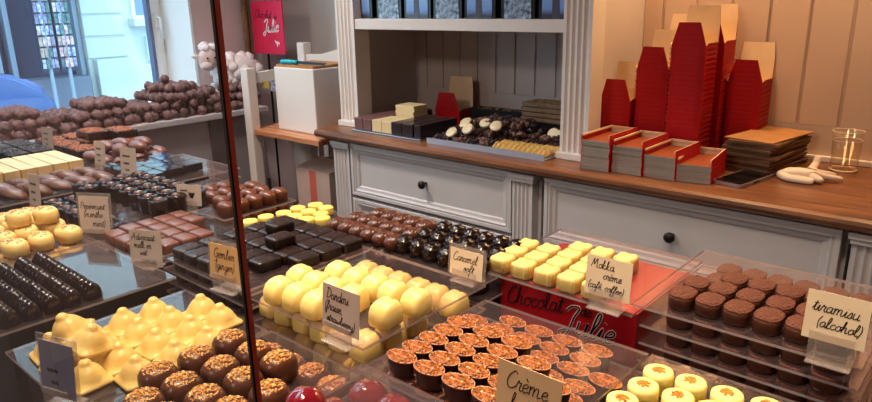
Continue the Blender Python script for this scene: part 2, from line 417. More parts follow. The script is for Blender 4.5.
groove_board('panel_board', -.917, .8, WT+.0005, 1.9, 1.988, [-.859+.098*i for i in range(17)], .992, PANELW, wp)
bbox('skirting', PAINTW, -.917, .8, 1.974, 1.988, WT+.0005, WT+.016, wp, .003)

# gift boxes with photo prints on the upper shelf
def photo_mat(name, kind):
    m = bpy.data.materials.new(name); m.use_nodes = True; nt = m.node_tree; p = nt.nodes['Principled BSDF']
    tc = nt.nodes.new('ShaderNodeTexCoord'); sx = nt.nodes.new('ShaderNodeSeparateXYZ'); nt.links.new(tc.outputs['Object'], sx.inputs[0])
    n = nt.nodes.new('ShaderNodeTexNoise'); n.inputs['Scale'].default_value = 70 if kind else 30; n.inputs['Detail'].default_value = 5; n.inputs['Roughness'].default_value = .7
    nt.links.new(tc.outputs['Object'], n.inputs['Vector'])
    cr = nt.nodes.new('ShaderNodeValToRGB'); e = cr.color_ramp.elements
    if kind:
        e[0].position = .38; e[0].color = lin((40, 46, 58))+(1,); e[1].position = .66; e[1].color = lin((170, 196, 226))+(1,)
        nt.links.new(n.outputs['Fac'], cr.inputs[0])
    else:
        ad = nt.nodes.new('ShaderNodeMath'); ad.operation = 'MULTIPLY_ADD'; ad.inputs[1].default_value = .02
        nt.links.new(n.outputs['Fac'], ad.inputs[0]); nt.links.new(sx.outputs['Z'], ad.inputs[2])
        mr = nt.nodes.new('ShaderNodeMapRange'); mr.inputs['From Max'].default_value = .12
        nt.links.new(ad.outputs[0], mr.inputs[0]); nt.links.new(mr.outputs[0], cr.inputs[0])
        e[0].position = .16; e[0].color = lin((60, 62, 78))+(1,); e[1].position = .3; e[1].color = lin((110, 150, 214))+(1,)
        x = e.new(1.0); x.color = lin((150, 190, 236))+(1,)
    nt.links.new(cr.outputs[0], p.inputs['Base Color']); p.inputs['Roughness'].default_value = .25
    return m
PH = [photo_mat('print_tower', 0), photo_mat('print_snow', 1)]
TOW = mat('print_tower_dark', (70, 66, 84), .3)
ordn = ['first', 'second', 'third', 'fourth', 'fifth', 'sixth', 'seventh', 'eighth', 'ninth', 'tenth', 'eleventh', 'twelfth', 'thirteenth', 'fourteenth', 'fifteenth', 'sixteenth', 'seventeenth', 'eighteenth', 'nineteenth', 'twentieth']
def ordinal(i): return ordn[i] if i < len(ordn) else 'number %d' % (i+1)
for i in range(7):
    x = (-1.790, -1.653, -1.525, -1.400, -1.275, -1.140, -1.012)[i]; kind = i % 2
    t = thing('gift_box', '%s gift box, %s from left on the hutch shelf' % (('blue sky and tower print', 'frosty tree print')[kind], ordinal(i)), 'gift box', (x, 1.650, 1.2735), 0, 'printed gift boxes on the hutch shelf')
    bbox('carton', BLACK, -.058, .058, 0, .07, 0, .19, t, .002)
    bbox('photo_print', PH[kind], -.046, .046, -.002, 0, .0, .17, t)
    if not kind:
        bm = NB(); prism(bm, [(-.014, .0), (-.012, .09), (-.004, .13), (.002, .13), (.008, .08), (.011, .0)], -.0028, -.002, 'y'); obj('tower_picture', bm, TOW, t)

# ------------------------------------------------------------------ praline meshes
def m_tiramisu():
    t = thing('tiramisu_praline', '', 'praline'); bm = NB()
    loft(bm, [(0, .0128, .0155, 2.8), (.0015, .0138, .0170, 2.8), (.012, .0138, .0170, 2.8), (.0145, .0134, .0165, 2.8)], 22); obj('shell', bm, MILKD, t, smooth=True)
    bm = NB(); q = random.Random(2)
    loft(bm, [(.0142, .0136, .0168, 2.8), (.0163, .0134, .0165, 2.8), (.0178, .0115, .0145, 2.6), (.0182, .006, .008, 2)], 22, lambda p, a, k: p+Vector((q.uniform(-.0004, .0004), q.uniform(-.0004, .0004), q.uniform(-.0003, .0003))))
    crumbs(bm, .0128, .016, .0169, 80, .0022, .0006, 4); obj('cocoa_topping', bm, COCOA, t); return t
def m_mokka():
    bm = NB(); w = .0139
    def mod(p, a, k):
        if k < 3:
            f = 1 - .075*max(0, math.sin(a*12))
            return Vector((p.x*f, p.y*f, p.z))
        if 4 <= k <= 7: p.z -= .0012*abs(math.cos(2*a))**6
        return p
    loft(bm, [(0, w*.93, w*.93, 5), (.0015, w, w, 5), (.0135, w*.97, w*.97, 5), (.0163, w*.94, w*.94, 5), (.0184, w*.82, w*.82, 4.5), (.0193, w*.66, w*.66, 4), (.0187, w*.46, w*.46, 3), (.0194, w*.3, w*.3, 3), (.0187, w*.12, w*.12, 2)], 48, mod)
    return tag(obj('mokka_praline', bm, IVORY, smooth=True), '', 'praline')
def m_creme():
    t = thing('creme_brulee_cup', '', 'praline'); bm = NB()
    loft(bm, [(0, .0125, .0082, 2), (.0008, .0132, .0087, 2), (.0165, .0163, .0107, 2), (.0178, .0165, .0109, 2), (.0178, .0158, .0103, 2), (.0165, .0154, .0100, 2)], 24); obj('chocolate_cup', bm, mat('cup_chocolate', (64, 30, 24), .3, .45), t, smooth=True)
    bm = NB(); loft(bm, [(.0174, .0165, .0109, 2), (.0183, .0165, .0109, 2), (.0184, .0159, .0104, 2), (.0178, .0157, .0102, 2)], 24); obj('rim', bm, mat('cup_rim', (196, 140, 104), .4), t, smooth=True)
    bm = NB(); loft(bm, [(.016, .0155, .0101, 2), (.0179, .0157, .0102, 2), (.0192, .011, .007, 2), (.0195, .004, .003, 2)], 20)
    crumbs(bm, .0155, .0100, .0181, 130, .0021, .0012, 3); obj('caramel_topping', bm, CRUMB, t); return t
def m_dardini():
    bm = NB(); a, b = .0145, .0168
    def mod(p, t, k):
        if k >= 3 and p.y > 0: p.z -= .0020*math.exp(-(p.x/.0035)**2)*min(1, p.y/.008)
        return p
    loft(bm, [(0, a*.95, b*.95, 4), (.002, a, b, 4), (.013, a*.98, b*.97, 4, 0, 0), (.0195, a*.94, b*.86, 3.6, 0, .0008), (.0235, a*.82, b*.66, 3, 0, .0020), (.0258, a*.62, b*.44, 2.5, 0, .003), (.0268, a*.34, b*.22, 2.2, 0, .0035), (.0270, a*.1, b*.08, 2, 0, .0035)], 28, mod)
    return tag(obj('strawberry_praline', bm, IVORY, smooth=True), '', 'praline')
def m_caramel_milk():
    bm = NB(); rg = []
    for k in range(11):
        u = -.85+1.83*k/10; r = math.sqrt(max(0, 1-u*u)); rg.append(((u+.85)*.0112, .0122*max(r, .05), .0180*max(r, .05), 2.2))
    def mod(p, t, k):
        s = max(0, math.sin((p.y*1.1+p.x*.5)*980)); f = 1-.13*s*(.4+.6*k/10)
        return Vector((p.x*f, p.y*(1-.01*s), p.z*(1-.09*s)))
    loft(bm, rg, 44, mod); return tag(obj('ridged_praline', bm, MILKD, smooth=True), '', 'praline')
def m_caramel_dark():
    bm = NB(); rg = [(0, .0112, .0150, 2.2), (.002, .0122, .0162, 2.2), (.010, .0120, .0160, 2.2)]
    for k in range(1, 9):
        u = k/8; r = math.cos(u*PI/2*.97); rg.append((.010+.0125*math.sin(u*PI/2), .0120*r, .0160*r, 2.1))
    def mod(p, t, k):
        if k >= 3:
            s = math.sin(2*t + k*2.1); f = 1+.11*s; return Vector((p.x*f, p.y*f, p.z+.0010*s))
        return p
    loft(bm, rg, 30, mod); return tag(obj('caramel_dome', bm, DARK, smooth=True), '', 'praline')
def m_square():
    t = thing('ginger_square', '', 'praline'); bm = NB(); a, b = .0142, .0182
    loft(bm, [(0, a*.95, b*.95, 6), (.001, a, b, 6), (.011, a, b, 6), (.0128, a*.97, b*.97, 6), (.0136, a*.88, b*.9, 5), (.0139, a*.5, b*.5, 4)], 28); obj('coating', bm, DARKM, t, smooth=True)
    bm = NB(); crumbs(bm, .0115, .0155, .0139, 45, .0012, 0, 9); obj('cocoa_dust', bm, mat('cocoa_dust', (84, 52, 42), .8, .2), t); return t
def m_disc():
    bm = NB(); loft(bm, [(0, .0118, .0118, 2), (.001, .0126, .0126, 2), (.010, .0126, .0126, 2), (.0115, .0121, .0121, 2), (.012, .009, .009, 2)], 22)
    return tag(obj('lemon_disc', bm, LEMON, smooth=True), '', 'praline')
def m_dome():
    bm = NB(); loft(bm, [(0, .0160, .0120, 2.2), (.0015, .0172, .0128, 2.2), (.0145, .0172, .0128, 2.2), (.018, .0164, .0122, 2.2), (.0205, .013, .0096, 2.1), (.0218, .008, .006, 2), (.022, .002, .002, 2)], 24)
    return tag(obj('milk_dome', bm, MILK, smooth=True), '', 'praline')
def m_tablet():
    bm = NB(); a, b = .0215, .0225
    loft(bm, [(0, a, b, 12), (.013, a, b, 12), (.0150, a*.96, b*.96, 12), (.0152, a*.5, b*.5, 12)], 28); return tag(obj('dark_tablet', bm, mat('tablet_gloss', (34, 24, 26), .07, .7), smooth=False), '', 'praline')
def m_cup():
    t = thing('nut_cup', '', 'praline'); bm = NB()
    loft(bm, [(0, .0136, .0136, 2), (.0015, .0145, .0145, 2), (.024, .0157, .0157, 2), (.027, .0156, .0156, 2), (.0278, .0140, .0140, 2), (.0262, .0128, .0128, 2)], 18); obj('chocolate_cup', bm, DARK, t, smooth=True)
    bm = NB(); blob(bm, .0085, 2, .1, 2, 3, (1, .85, .5), (0, 0, .0262)); obj('hazelnut', bm, mat('hazelnut', (92, 62, 52), .3, .5, var=.3, vscale=200), t, smooth=True)
    return t
def m_block():
    bm = NB(); box(bm, -.0165, .0165, -.0118, .0118, 0, .020, .003); return tag(obj('milk_block', bm, PALEMILK, smooth=True), '', 'praline')
def m_cream():
    t = thing('cream_oval', '', 'praline'); bm = NB(); a, b = .0235, .0165
    loft(bm, [(0, a*.8, b*.8, 2.2), (.003, a*.95, b*.95, 2.2), (.010, a, b, 2.2), (.017, a*.95, b*.95, 2.2), (.0205, a*.78, b*.78, 2.2), (.0215, a*.4, b*.4, 2)], 22); obj('coating', bm, mat('cream_coat', (232, 196, 120), .4, .35, sss=.1, var=.06), t, smooth=True)
    bm = NB(); crumbs(bm, .016, .011, .0214, 26, .0018, .0002, 6); obj('sprinkles', bm, mat('sprinkle_brown', (176, 110, 50), .5), t); return t
def m_berry():
    bm = NB(); N = 18; prev = None; L = .0160; K_ = 36
    for k in range(K_+1):
        x = -L+2*L*k/K_; u = (x+L)/(2*L)*3; f = abs(math.sin(PI*u))
        w = .0109*(.40+.60*f**.8); hh = .0198*(.60+.40*f**.8)
        if k in (0, K_): w *= .62; hh *= .72
        row = []
        for q_ in range(N):
            a_ = PI*q_/(N-1); row.append(bm.verts.new((x, w*math.cos(a_)*(1 if 0 < q_ < N-1 else .95), hh*math.sin(a_)**.8)))
        if prev:
            for q_ in range(N-1): bm.faces.new((prev[q_], prev[q_+1], row[q_+1], row[q_]))
            bm.faces.new((prev[N-1], prev[0], row[0], row[N-1]))
        else: bm.faces.new(row)
        prev = row
    bm.faces.new(prev)
    return tag(obj('ridged_dark_praline', bm, mat('ridged_gloss', (24, 15, 18), .14, .5), smooth=True), '', 'praline')
def m_point():
    bm = NB(); a = .0170
    def mod(p, t, k):
        return p
    loft(bm, [(0, a*1.0, a*1.0, 8), (.0020, a*1.07, a*1.07, 8), (.0038, a*1.0, a*1.0, 6), (.0050, a*.92, a*.92, 3.2), (.009, a*.86, a*.86, 2.3), (.0135, a*.74, a*.74, 2), (.0168, a*.58, a*.58, 2), (.0186, a*.43, a*.43, 2), (.0198, a*.35, a*.35, 2), (.0220, a*.31, a*.31, 2), (.0240, a*.22, a*.22, 2), (.0248, a*.07, a*.07, 2)], 36, mod)
    return tag(obj('yellow_pillow', bm, YELLOW, smooth=True), '', 'praline')
def m_gold():
    t = thing('gold_dust_truffle', '', 'praline'); bm = NB(); a, b = .0148, .0168
    loft(bm, [(0, a*.8, b*.8, 2.8), (.003, a*.95, b*.95, 3), (.011, a, b, 3), (.018, a*.97, b*.97, 3), (.0225, a*.84, b*.84, 2.7), (.0248, a*.55, b*.55, 2.3), (.0255, a*.2, b*.2, 2)], 24); obj('coating', bm, MILKD, t, smooth=True)
    bm = NB(); crumbs(bm, .0125, .0140, .0228, 190, .0017, .0030, 12, .12); obj('gold_crumbs', bm, GOLD, t); return t
def m_cherry():
    bm = NB(); rg = []
    for k in range(10):
        u = k/9; r = math.sqrt(max(.003, 1-(u*1.0)**2.4)); rg.append((.020*u, .0165*r, .0185*r, 2.2))
    def mod(p, t, k):
        if p.y > 0: p.y -= .004*math.exp(-(p.x/.005)**2)*p.y/.018
        p.z += .0012*math.sin(p.x*420)*(k/9); return p
    loft(bm, rg, 28, mod); return tag(obj('cherry_praline', bm, CHERRY, smooth=True), '', 'praline')
def m_crumbdisc():
    t = thing('crumb_topped_disc', '', 'praline'); bm = NB(); r = .0138
    loft(bm, [(0, r*.92, r*.92, 2), (.002, r, r, 2), (.0165, r, r, 2), (.0195, r*.95, r*.95, 2), (.0205, r*.8, r*.8, 2)], 26); obj('disc', bm, mat('pale_lemon', (246, 226, 140), .38, .35, sss=.1), t, smooth=True)
    bm = NB(); crumbs(bm, .0065, .0055, .0207, 30, .0022, .0004, 8, .3); obj('orange_crumbs', bm, ORANGE, t); return t
def m_leaf():
    bm = NB(); rg = []
    for k in range(7):
        u = k/6; r = math.cos(u*PI/2*.97); rg.append((.011*math.sin(u*PI/2), .030*r**.8, .0175*r, 1.7))
    loft(bm, rg, 24); return tag(obj('milk_leaf', bm, mat('leaf_milk', (94, 57, 43), .42, .4, var=.15), smooth=True), '', 'praline')
def m_ivorybar():
    bm = NB(); box(bm, -.075, .075, -.0142, .0142, 0, .021, .0015); return tag(obj('ivory_bar', bm, mat('ivory_bar_chocolate', (214, 188, 140), .42, .35, var=.06, vscale=30)), '', 'chocolate bar')
def m_oval():
    bm = NB(); rg = []
    for k in range(9):
        u = -.9+1.88*k/8; r = math.sqrt(max(.002, 1-u*u)); rg.append((.0122*(u+.9), .030*r, .0165*r, 2.1))
    loft(bm, rg, 22); return tag(obj('milk_oval', bm, mat('dusted_milk', (114, 73, 66), .4, .4, var=.2, vscale=60), smooth=True), '', 'praline')
def m_rocher():
    t = thing('rocher_bar', '', 'chocolate bar'); bm = NB(); box(bm, -.042, .042, -.026, .026, 0, .018, .002); obj('slab', bm, DARK, t)
    bm = NB(); crumbs(bm, .046, .028, .018, 260, .0048, .001, 5); 
    for v in list(bm.verts):
        v.co.x = max(-.042, min(.042, v.co.x)); v.co.y = max(-.026, min(.026, v.co.y))
    obj('nut_crumbs', bm, mat('nut_crumbs', (150, 90, 58), .55, .35, var=.35, vscale=200), t); return t

# ------------------------------------------------------------------ counter
CT = .868
ct = thing('display_counter', 'dark display counter carrying the stacked trays of pralines', 'counter')
bbox('counter_top', BLACK, -2.2, .45, .158, .93, CT-.03, CT, ct, .003)
bbox('counter_body', mat('counter_front', (70, 50, 44), .5), -2.18, .43, .175, .90, 0, CT-.03, ct)

def sheet_mesh(w, d):
    bm = NB(); box(bm, -w/2, w/2, -d/2, d/2, 0, .003)
    for f in bm.faces:
        if abs(f.normal.z) < .5: f.material_index = 1
    bm.normal_update()
    for f in bm.faces: f.material_index = 0 if abs(f.normal.z) > .5 else 1
    return bm
SHEETS = 0
def sheet(cx, cy, w, d, ztop, label, rz=0):
    o = obj('acrylic_sheet', sheet_mesh(w, d), [ACRYL, ACEDGE], None, (cx, cy, ztop-.003)); o.rotation_euler = (0, 0, rz)
    return tag(o, label, 'display sheet', 'clear acrylic display sheets')
LAY = {-1: 'lying on top', 0: 'top layer', 1: 'second layer down', 2: 'third layer down', 3: 'fourth layer down', 4: 'fifth layer down'}
ROWS = ['front', 'second', 'third', 'fourth', 'fifth', 'sixth', 'seventh', 'eighth', 'ninth']
def stack(kind, desc, short, hgt, sh, h, cells, nlay, jr=.06, jp=.0006, riser=True, rz0=0):
    """cells {layer: [row,...]}, row = [(x, y), ...]; layer 0 stands on the sheet whose top is h below the eye"""
    x0, x1, y0, y1 = sh; z = CAMZ-h; pitch = hgt+.003; K = Kind(kind)
    for L in sorted(cells):
        for r, row in enumerate(cells[L]):
            for i, c in enumerate(sorted(row)):
                lab = '%s, %s from left, %s row, %s' % (desc, ordinal(i), ROWS[r], LAY[L])
                zz = z - L*pitch if L >= 0 else z + hgt + .0004
                K.put((c[0]+R.uniform(-jp, jp), c[1]+R.uniform(-jp, jp), zz), rz0+R.uniform(-jr, jr), lab, short + ' on the counter')
    for L in range(nlay):
        where = ['top', 'second', 'third', 'fourth', 'fifth'][L]
        sheet((x0+x1)/2, (y0+y1)/2, x1-x0, y1-y0, z-L*pitch, 'clear acrylic sheet under the %s layer of %s' % (where, short))
    zb = z-(nlay-1)*pitch-.003
    if riser and zb-CT > .004:
        o = bbox('display_riser', BLACKM, x0+.012, x1-.012, y0+.012, y1-.012, CT, zb); tag(o, 'black block on the counter under the %s' % short, 'riser', 'black risers under the trays')
    return K
def grid(x0, dx, n, y, skip=()): return [(x0+dx*i, y) for i in range(n) if i not in skip]

# tiramisu
g = lambda y, skip=(): grid(-.252, .0294, 6, y, skip)
c = {0: [g(.690), g(.727), g(.764, (0,))], 1: [g(.690), grid(-.252, .0294, 6, .727, (1, 2, 3, 4)), grid(-.252, .0294, 6, .764, (1, 2, 3, 4)), g(.803), g(.842)],
     2: [g(.690), [(-.252, .727), (-.105, .727)], [(-.252, .764), (-.105, .764)]], 3: [g(.690), [(-.252, .727), (-.105, .727)]], 4: [g(.690)]}
stack(m_tiramisu, 'round-ended milk praline with cocoa crumb top', 'tiramisu pralines', .0185, (-.298, -.075, .660, .875), .328, c, 5)
# mokka on the red carton
c = {0: [grid(-.474, .0326, 5, .661), grid(-.477, .0326, 5, .693), grid(-.480, .0326, 5, .725), grid(-.483, .0326, 5, .757, (0, 1))]}
stack(m_mokka, 'fluted ivory cube praline', 'mokka pralines', .0194, (-.50, -.288, .641, .845), .332, c, 1, .03, riser=False)
bz = CAMZ-.332-.003-.0005
t = thing('red_box', 'red carton with black and white script under the ivory cubes', 'box', (-.387, .652, CT))
H = bz-CT
bm = NB(); box(bm, -.084, .100, 0, .150, 0, H, .001); obj('carton', bm, RED, t)
obj('lettering', lettering([('Chocolat', -.074, .092, .0116, .11)], .00075, .0004, .25, .0002), INK, t, label='black script lettering')
obj('lettering', lettering([('de', .030, .105, .0080, .05)], .00075, .0004, .25, .0002), INK, t, label='black script lettering')
obj('lettering', lettering([('Julie', .004, .079, .0168, .02)], .0018, .0003, .3, .0002), mat('script_white', (236, 210, 206), .6), t, label='white outline lettering')
obj('lettering', lettering([('Julie', .004, .079, .0168, .02)], .0010, .0003, .3, .0006), INK, t, label='black script lettering inside white outline')
# creme brulee
g = lambda y, n=4, skip=(): grid(-.398, .0336, n, y, skip)
q = lambda y, a, n: grid(a, .0336, n, y)
c = {0: [g(.3965, 5), g(.4185, 5), g(.4405, 5), g(.4625, 4), g(.4845, 3)],
     1: [g(.3965, 5), [(-.398, .4185), (-.2636, .4185)], [(-.398, .4405), (-.2636, .4405)], [(-.398, .4625), (-.2636, .4625)], [(-.398, .4845), (-.296, .4845), (-.2636, .4845)], q(.510, -.384, 4)+[(-.2500-.0, .510)], q(.532, -.418, 5), q(.554, -.384, 4), ],
     2: [g(.3965, 5), [(-.398, .4185), (-.2636, .4185)], [(-.398, .4405), (-.2636, .4405)], [(-.398, .4625), (-.2636, .4625)], [(-.2636, .4845)], [(-.2636, .510)]]}
stack(m_creme, 'oval dark cup with caramel crumb top', 'caramel crumb cups', .0190, (-.436, -.238, .376, .574), .332, c, 3, .1)
# dardini
c = {0: [[(-.618, .423), (-.5865, .424), (-.555, .424)], [(-.630, .460), (-.599, .459), (-.567, .460), (-.536, .460), (-.481, .458)], [(-.602, .496), (-.570, .496), (-.538, .497), (-.507, .497), (-.472, .496)]],
     1: [grid(-.650, .0325, 6, .434), [(-.650, .470), (-.4875, .470)], [(-.650, .506), (-.4875, .506)], [(-.620, .535), (-.55, .533)], grid(-.634, .0310, 6, .570)],
     2: [grid(-.650, .0325, 6, .434), [(-.650, .470), (-.4875, .470)], [(-.650, .506), (-.4875, .506)]], 3: [grid(-.650, .0325, 6, .434), [(-.4875, .470)]]}
stack(m_dardini, 'tall pale yellow dented praline', 'strawberry pralines', .0275, (-.672, -.458, .403, .604), .33, c, 4, .09, .0012)
# caramel: milk and dark
c = {0: [grid(-.758, .0245, 6, .631), grid(-.758, .0245, 6, .668), grid(-.743, .0245, 5, .705)], 1: [grid(-.758, .0245, 6, .631)]}
stack(m_caramel_milk, 'ridged milk chocolate oval', 'ridged milk ovals', .0208, (-.785, -.6485, .609, .735), .332, c, 2, .05, rz0=-.35)
c = {0: [grid(-.622, .0255, 6, .636), grid(-.620, .0255, 6, .676), grid(-.618, .0255, 6, .714)], 1: [grid(-.622, .0255, 6, .636)]}
stack(m_caramel_dark, 'dark swirled dome praline', 'dark caramel domes', .0226, (-.6455, -.468, .609, .740), .334, c, 2, .12)
# ginger squares
g = lambda y, skip=(), n=6: grid(-.835, .0302, n, y, skip)
c = {-1: [[(-.739, .512), (-.787, .548)]],
     0: [g(.430, (4, 5)), g(.4685, (5,)), g(.507), g(.5455), g(.584)],
     1: [g(.430), [(-.835, .4685), (-.684, .4685)], [(-.684, .507)], [(-.684, .5455)], [(-.684, .584)]], 2: [g(.430), [(-.684, .4685)], [(-.684, .507)]], 3: [g(.430), [(-.684, .4685)]]}
stack(m_square, 'flat dark chocolate square', 'dark ginger squares', .0139, (-.865, -.658, .405, .606), .33, c, 5, .05)
# lemon discs
c = {0: [[(-.884, .560)], [(-.884, .590)], [(-.878, .620), (-.850, .620), (-.822, .622), (-.806, .640)], [(-.880, .650), (-.852, .650), (-.826, .654)], [(-.872, .680), (-.845, .680)]]}
stack(m_disc, 'flat lemon yellow disc', 'lemon discs', .012, (-.902, -.795, .610, .70), .334, {0: c[0][2:]}, 1, .4)
K = Kind(m_disc)
for i, (x, y) in enumerate([(-.884, .560), (-.884, .590)]):
    K.put((x, y, CAMZ-.334), 0, 'flat lemon yellow disc %s beside the dark squares' % ('alone', 'behind the lone one')[i], 'lemon discs on the counter')
sheet(-.885, .574, .035, .066, CAMZ-.334, 'narrow clear acrylic sheet under two lemon discs')
o = bbox('display_riser', BLACKM, -.90, -.87, .545, .603, CT, CAMZ-.337); tag(o, 'narrow black block on the counter under two lemon discs', 'riser', 'black risers under the trays')
# milk domes
c = {0: [[(-.966, .570), (-1.004, .585), (-1.044, .592)], [(-.966, .597), (-1.004, .612), (-1.044, .619), (-1.082, .612)], [(-.966, .624), (-1.004, .639), (-1.044, .646), (-1.082, .640)], [(-.966, .651), (-1.004, .666), (-1.044, .673)], [(-.968, .678)]],
     1: [[(-.966, .570), (-1.004, .585)], [(-.966, .597)], [(-.966, .624)], [(-.966, .651)], [(-.968, .678)]]}
stack(m_dome, 'rounded milk chocolate dome', 'milk domes', .022, (-1.105, -.945, .553, .696), .332, c, 2, .08)
# dark tablets
c = {0: [grid(-1.410, .0445, 4, .596), grid(-1.420, .0445, 4, .643), grid(-1.430, .0445, 4, .690)], 1: [grid(-1.410, .0445, 4, .596), [(-1.2765, .643)], [(-1.2765, .690)]]}
stack(m_tablet, 'glossy dark chocolate tablet', 'glossy dark tablets', .0152, (-1.455, -1.222, .568, .765), .328, c, 3, .01, .0003)
# nut cups
c = {0: [grid(-1.252, .0335, 2, .460), grid(-1.240, .0335, 7, .493), grid(-1.243, .0335, 7, .527), grid(-1.240, .0335, 7, .561)],
     1: [grid(-1.298, .0325, 8, .424), grid(-1.294, .0325, 1, .458), grid(-1.24, .0320, 7, .494, (1, 2, 3, 4))[:4], [(-1.06, .532)]]}
stack(m_cup, 'dark round cup filled with a nut', 'dark nut cups', .0292, (-1.272, -1.020, .443, .58), .328, {0: c[0]}, 1, .3, riser=False)
K = Kind(m_cup)
zl = CAMZ-.328-.0322
for r, row in enumerate(c[1]):
    for i, (x, y) in enumerate(sorted(row)):
        K.put((x, y, zl), R.uniform(0, 6), 'dark round cup filled with a nut, %s from left in %s row of lower tier' % (ordinal(i), ROWS[r]), 'dark nut cups on the counter')
sheet(-1.175, .4775, .315, .205, zl, 'clear acrylic sheet under the lower tier of dark nut cups')
o = bbox('display_riser', BLACKM, -1.30, -1.045, .40, .565, CT, zl-.003); tag(o, 'black block on the counter under the dark nut cups', 'riser', 'black risers under the trays')
# milk blocks
c = {0: [grid(-.990, .0365, 3, .400), grid(-1.000, .0365, 4, .427), grid(-1.000, .0365, 4, .454), grid(-1.000, .0365, 4, .481), grid(-1.000, .0365, 2, .508)]}
stack(m_block, 'pinkish milk chocolate block', 'milk blocks', .020, (-1.028, -.868, .386, .57), .34, c, 1, .06, .001)
# cream ovals
c = {-1: [[(-1.115, .312)], [(-1.100, .345)]], 0: [grid(-1.145, .0495, 3, .282), grid(-1.198, .0495, 4, .318), grid(-1.198, .0495, 4, .354)], 1: [grid(-1.145, .0495, 3, .282), [(-1.046, .318)], [(-1.046, .354)]]}
stack(m_cream, 'cream yellow oval with brown sprinkles', 'sprinkled cream ovals', .0215, (-1.235, -1.015, .255, .382), .334, c, 2, .2, .002)
# ridged dark pralines
c = {0: [grid(-.948, .0355, 5, .195), grid(-.948, .0355, 5, .2175), grid(-.948, .0355, 5, .240), grid(-.948, .0355, 5, .2625), grid(-.950, .0355, 5, .285)]}
stack(m_berry, 'ridged dark chocolate log', 'ridged dark logs', .0195, (-1.005, -.782, .178, .381), .331, c, 1, .05, .0006)
# yellow pillows
c = {-1: [[(-.690, .216)], [(-.652, .214)]],
     0: [[(-.694, .200), (-.656, .196), (-.610, .201)], [(-.692, .237), (-.655, .236), (-.619, .236), (-.582, .235)], [(-.693, .273), (-.656, .272), (-.620, .272), (-.583, .273)], [(-.694, .309), (-.657, .309), (-.621, .310), (-.584, .309)], [(-.66, .346), (-.622, .346)]]}
K = stack(m_point, 'yellow pillow praline with pointed top', 'yellow pillows', .0250, (-.740, -.572, .172, .370), .333, {0: c[0]}, 1, .10, .001)
K.put((-.676, .216, CAMZ-.333+.0235), 0, 'yellow pillow praline leaning on top of its tray, left one', 'yellow pillows on the counter', rot=(.25, -.2, .5))
K.put((-.634, .214, CAMZ-.333+.0235), 0, 'yellow pillow praline leaning on top of its tray, right one', 'yellow pillows on the counter', rot=(-.2, .2, .2))
# gold dust truffles
c = {0: [[(-.515, .208), (-.481, .206), (-.447, .208)], [(-.548, .238), (-.514, .243), (-.480, .243), (-.446, .247)], [(-.548, .276), (-.514, .280), (-.480, .281), (-.445, .284)], [(-.550, .313), (-.514, .316), (-.480, .318)]],
     1: [[(-.515, .208), (-.447, .208)], [(-.446, .247)], [(-.446, .284)], [(-.446, .318)], [(-.545, .352), (-.513, .352), (-.479, .353), (-.446, .352)]]}
stack(m_gold, 'milk truffle dusted with golden crumbs', 'golden crumb truffles', .0262, (-.568, -.428, .188, .372), .333, c, 2, .2, .0014)
# cherry
c = {-1: [[(-.400, .302)]], 0: [[(-.402, .317), (-.366, .316), (-.330, .317), (-.294, .317)], [(-.402, .355), (-.366, .354), (-.330, .355), (-.294, .355)]]}
K = stack(m_cherry, 'glossy cherry red heart', 'cherry hearts', .020, (-.424, -.262, .186, .3745), .343, {0: c[0]}, 1, .3, .001)
sheet(-.343, .2785, .162, .187, CAMZ-.343+.0235, 'clear acrylic sheet lying on the glossy cherry hearts')
K.put((-.404, .290, CAMZ-.343+.0237), .3, 'glossy cherry red heart alone on the upper sheet', 'cherry hearts on the counter')
# crumb topped discs
c = {0: [[(-.222, .488), (-.192, .486), (-.161, .488), (-.130, .49)], [(-.219, .519), (-.188, .521), (-.157, .521), (-.126, .523)], [(-.218, .551), (-.187, .552), (-.156, .553), (-.125, .556)]]}
stack(m_crumbdisc, 'pale lemon disc with orange crumbs', 'crumb topped discs', .0207, (-.250, -.06, .46, .61), .352, c, 1, 3, .001)
# milk leaves
LEAF = Kind(m_leaf)
zl = CAMZ-.332
q = random.Random(5)
n = 0
for r in range(5):
    for i in range(4):
        x = -1.468+.032*i+.004*r; y = .385+.040*r
        LEAF.put((x, y, zl+.001+.0055*(i % 2)), 0, 'long milk chocolate leaf, %s from left in %s row beside the ivory bars' % (ordinal(i), ROWS[r]), 'milk leaves on the counter', rot=(q.uniform(-.1, .1), q.uniform(.1, .3), q.uniform(.5, .9)))
sheet(-1.415, .467, .170, .235, zl, 'clear acrylic sheet under the milk chocolate leaves')
o = bbox('display_riser', BLACKM, -1.485, -1.345, .36, .555, CT, zl-.003); tag(o, 'black block on the counter under the milk leaves', 'riser', 'black risers under the trays')
# ivory bars
c = {0: [[(-1.560, .392+.0300*i)] for i in range(6)], 1: [[(-1.530, .392+.0300*i)] for i in range(6)]}
K = Kind(m_ivorybar)
for i in range(6):
    for L in (0, 1):
        K.put((-1.562+.028*L, .392+.0305*i, CAMZ-.328-L*.0214), R.uniform(-.01, .01), 'ivory chocolate bar, %s from the front in the %s layer' % (ordinal(i), ('upper', 'lower')[L]), 'ivory bars on the counter')
zz = CAMZ-.328-.0216
sheet(-1.545, .468, .21, .205, zz, 'clear acrylic sheet under the ivory bars')
o = bbox('display_riser', BLACKM, -1.64, -1.492, .375, .56, CT, zz-.003); tag(o, 'black block on the counter under the ivory bars', 'riser', 'black risers under the trays')
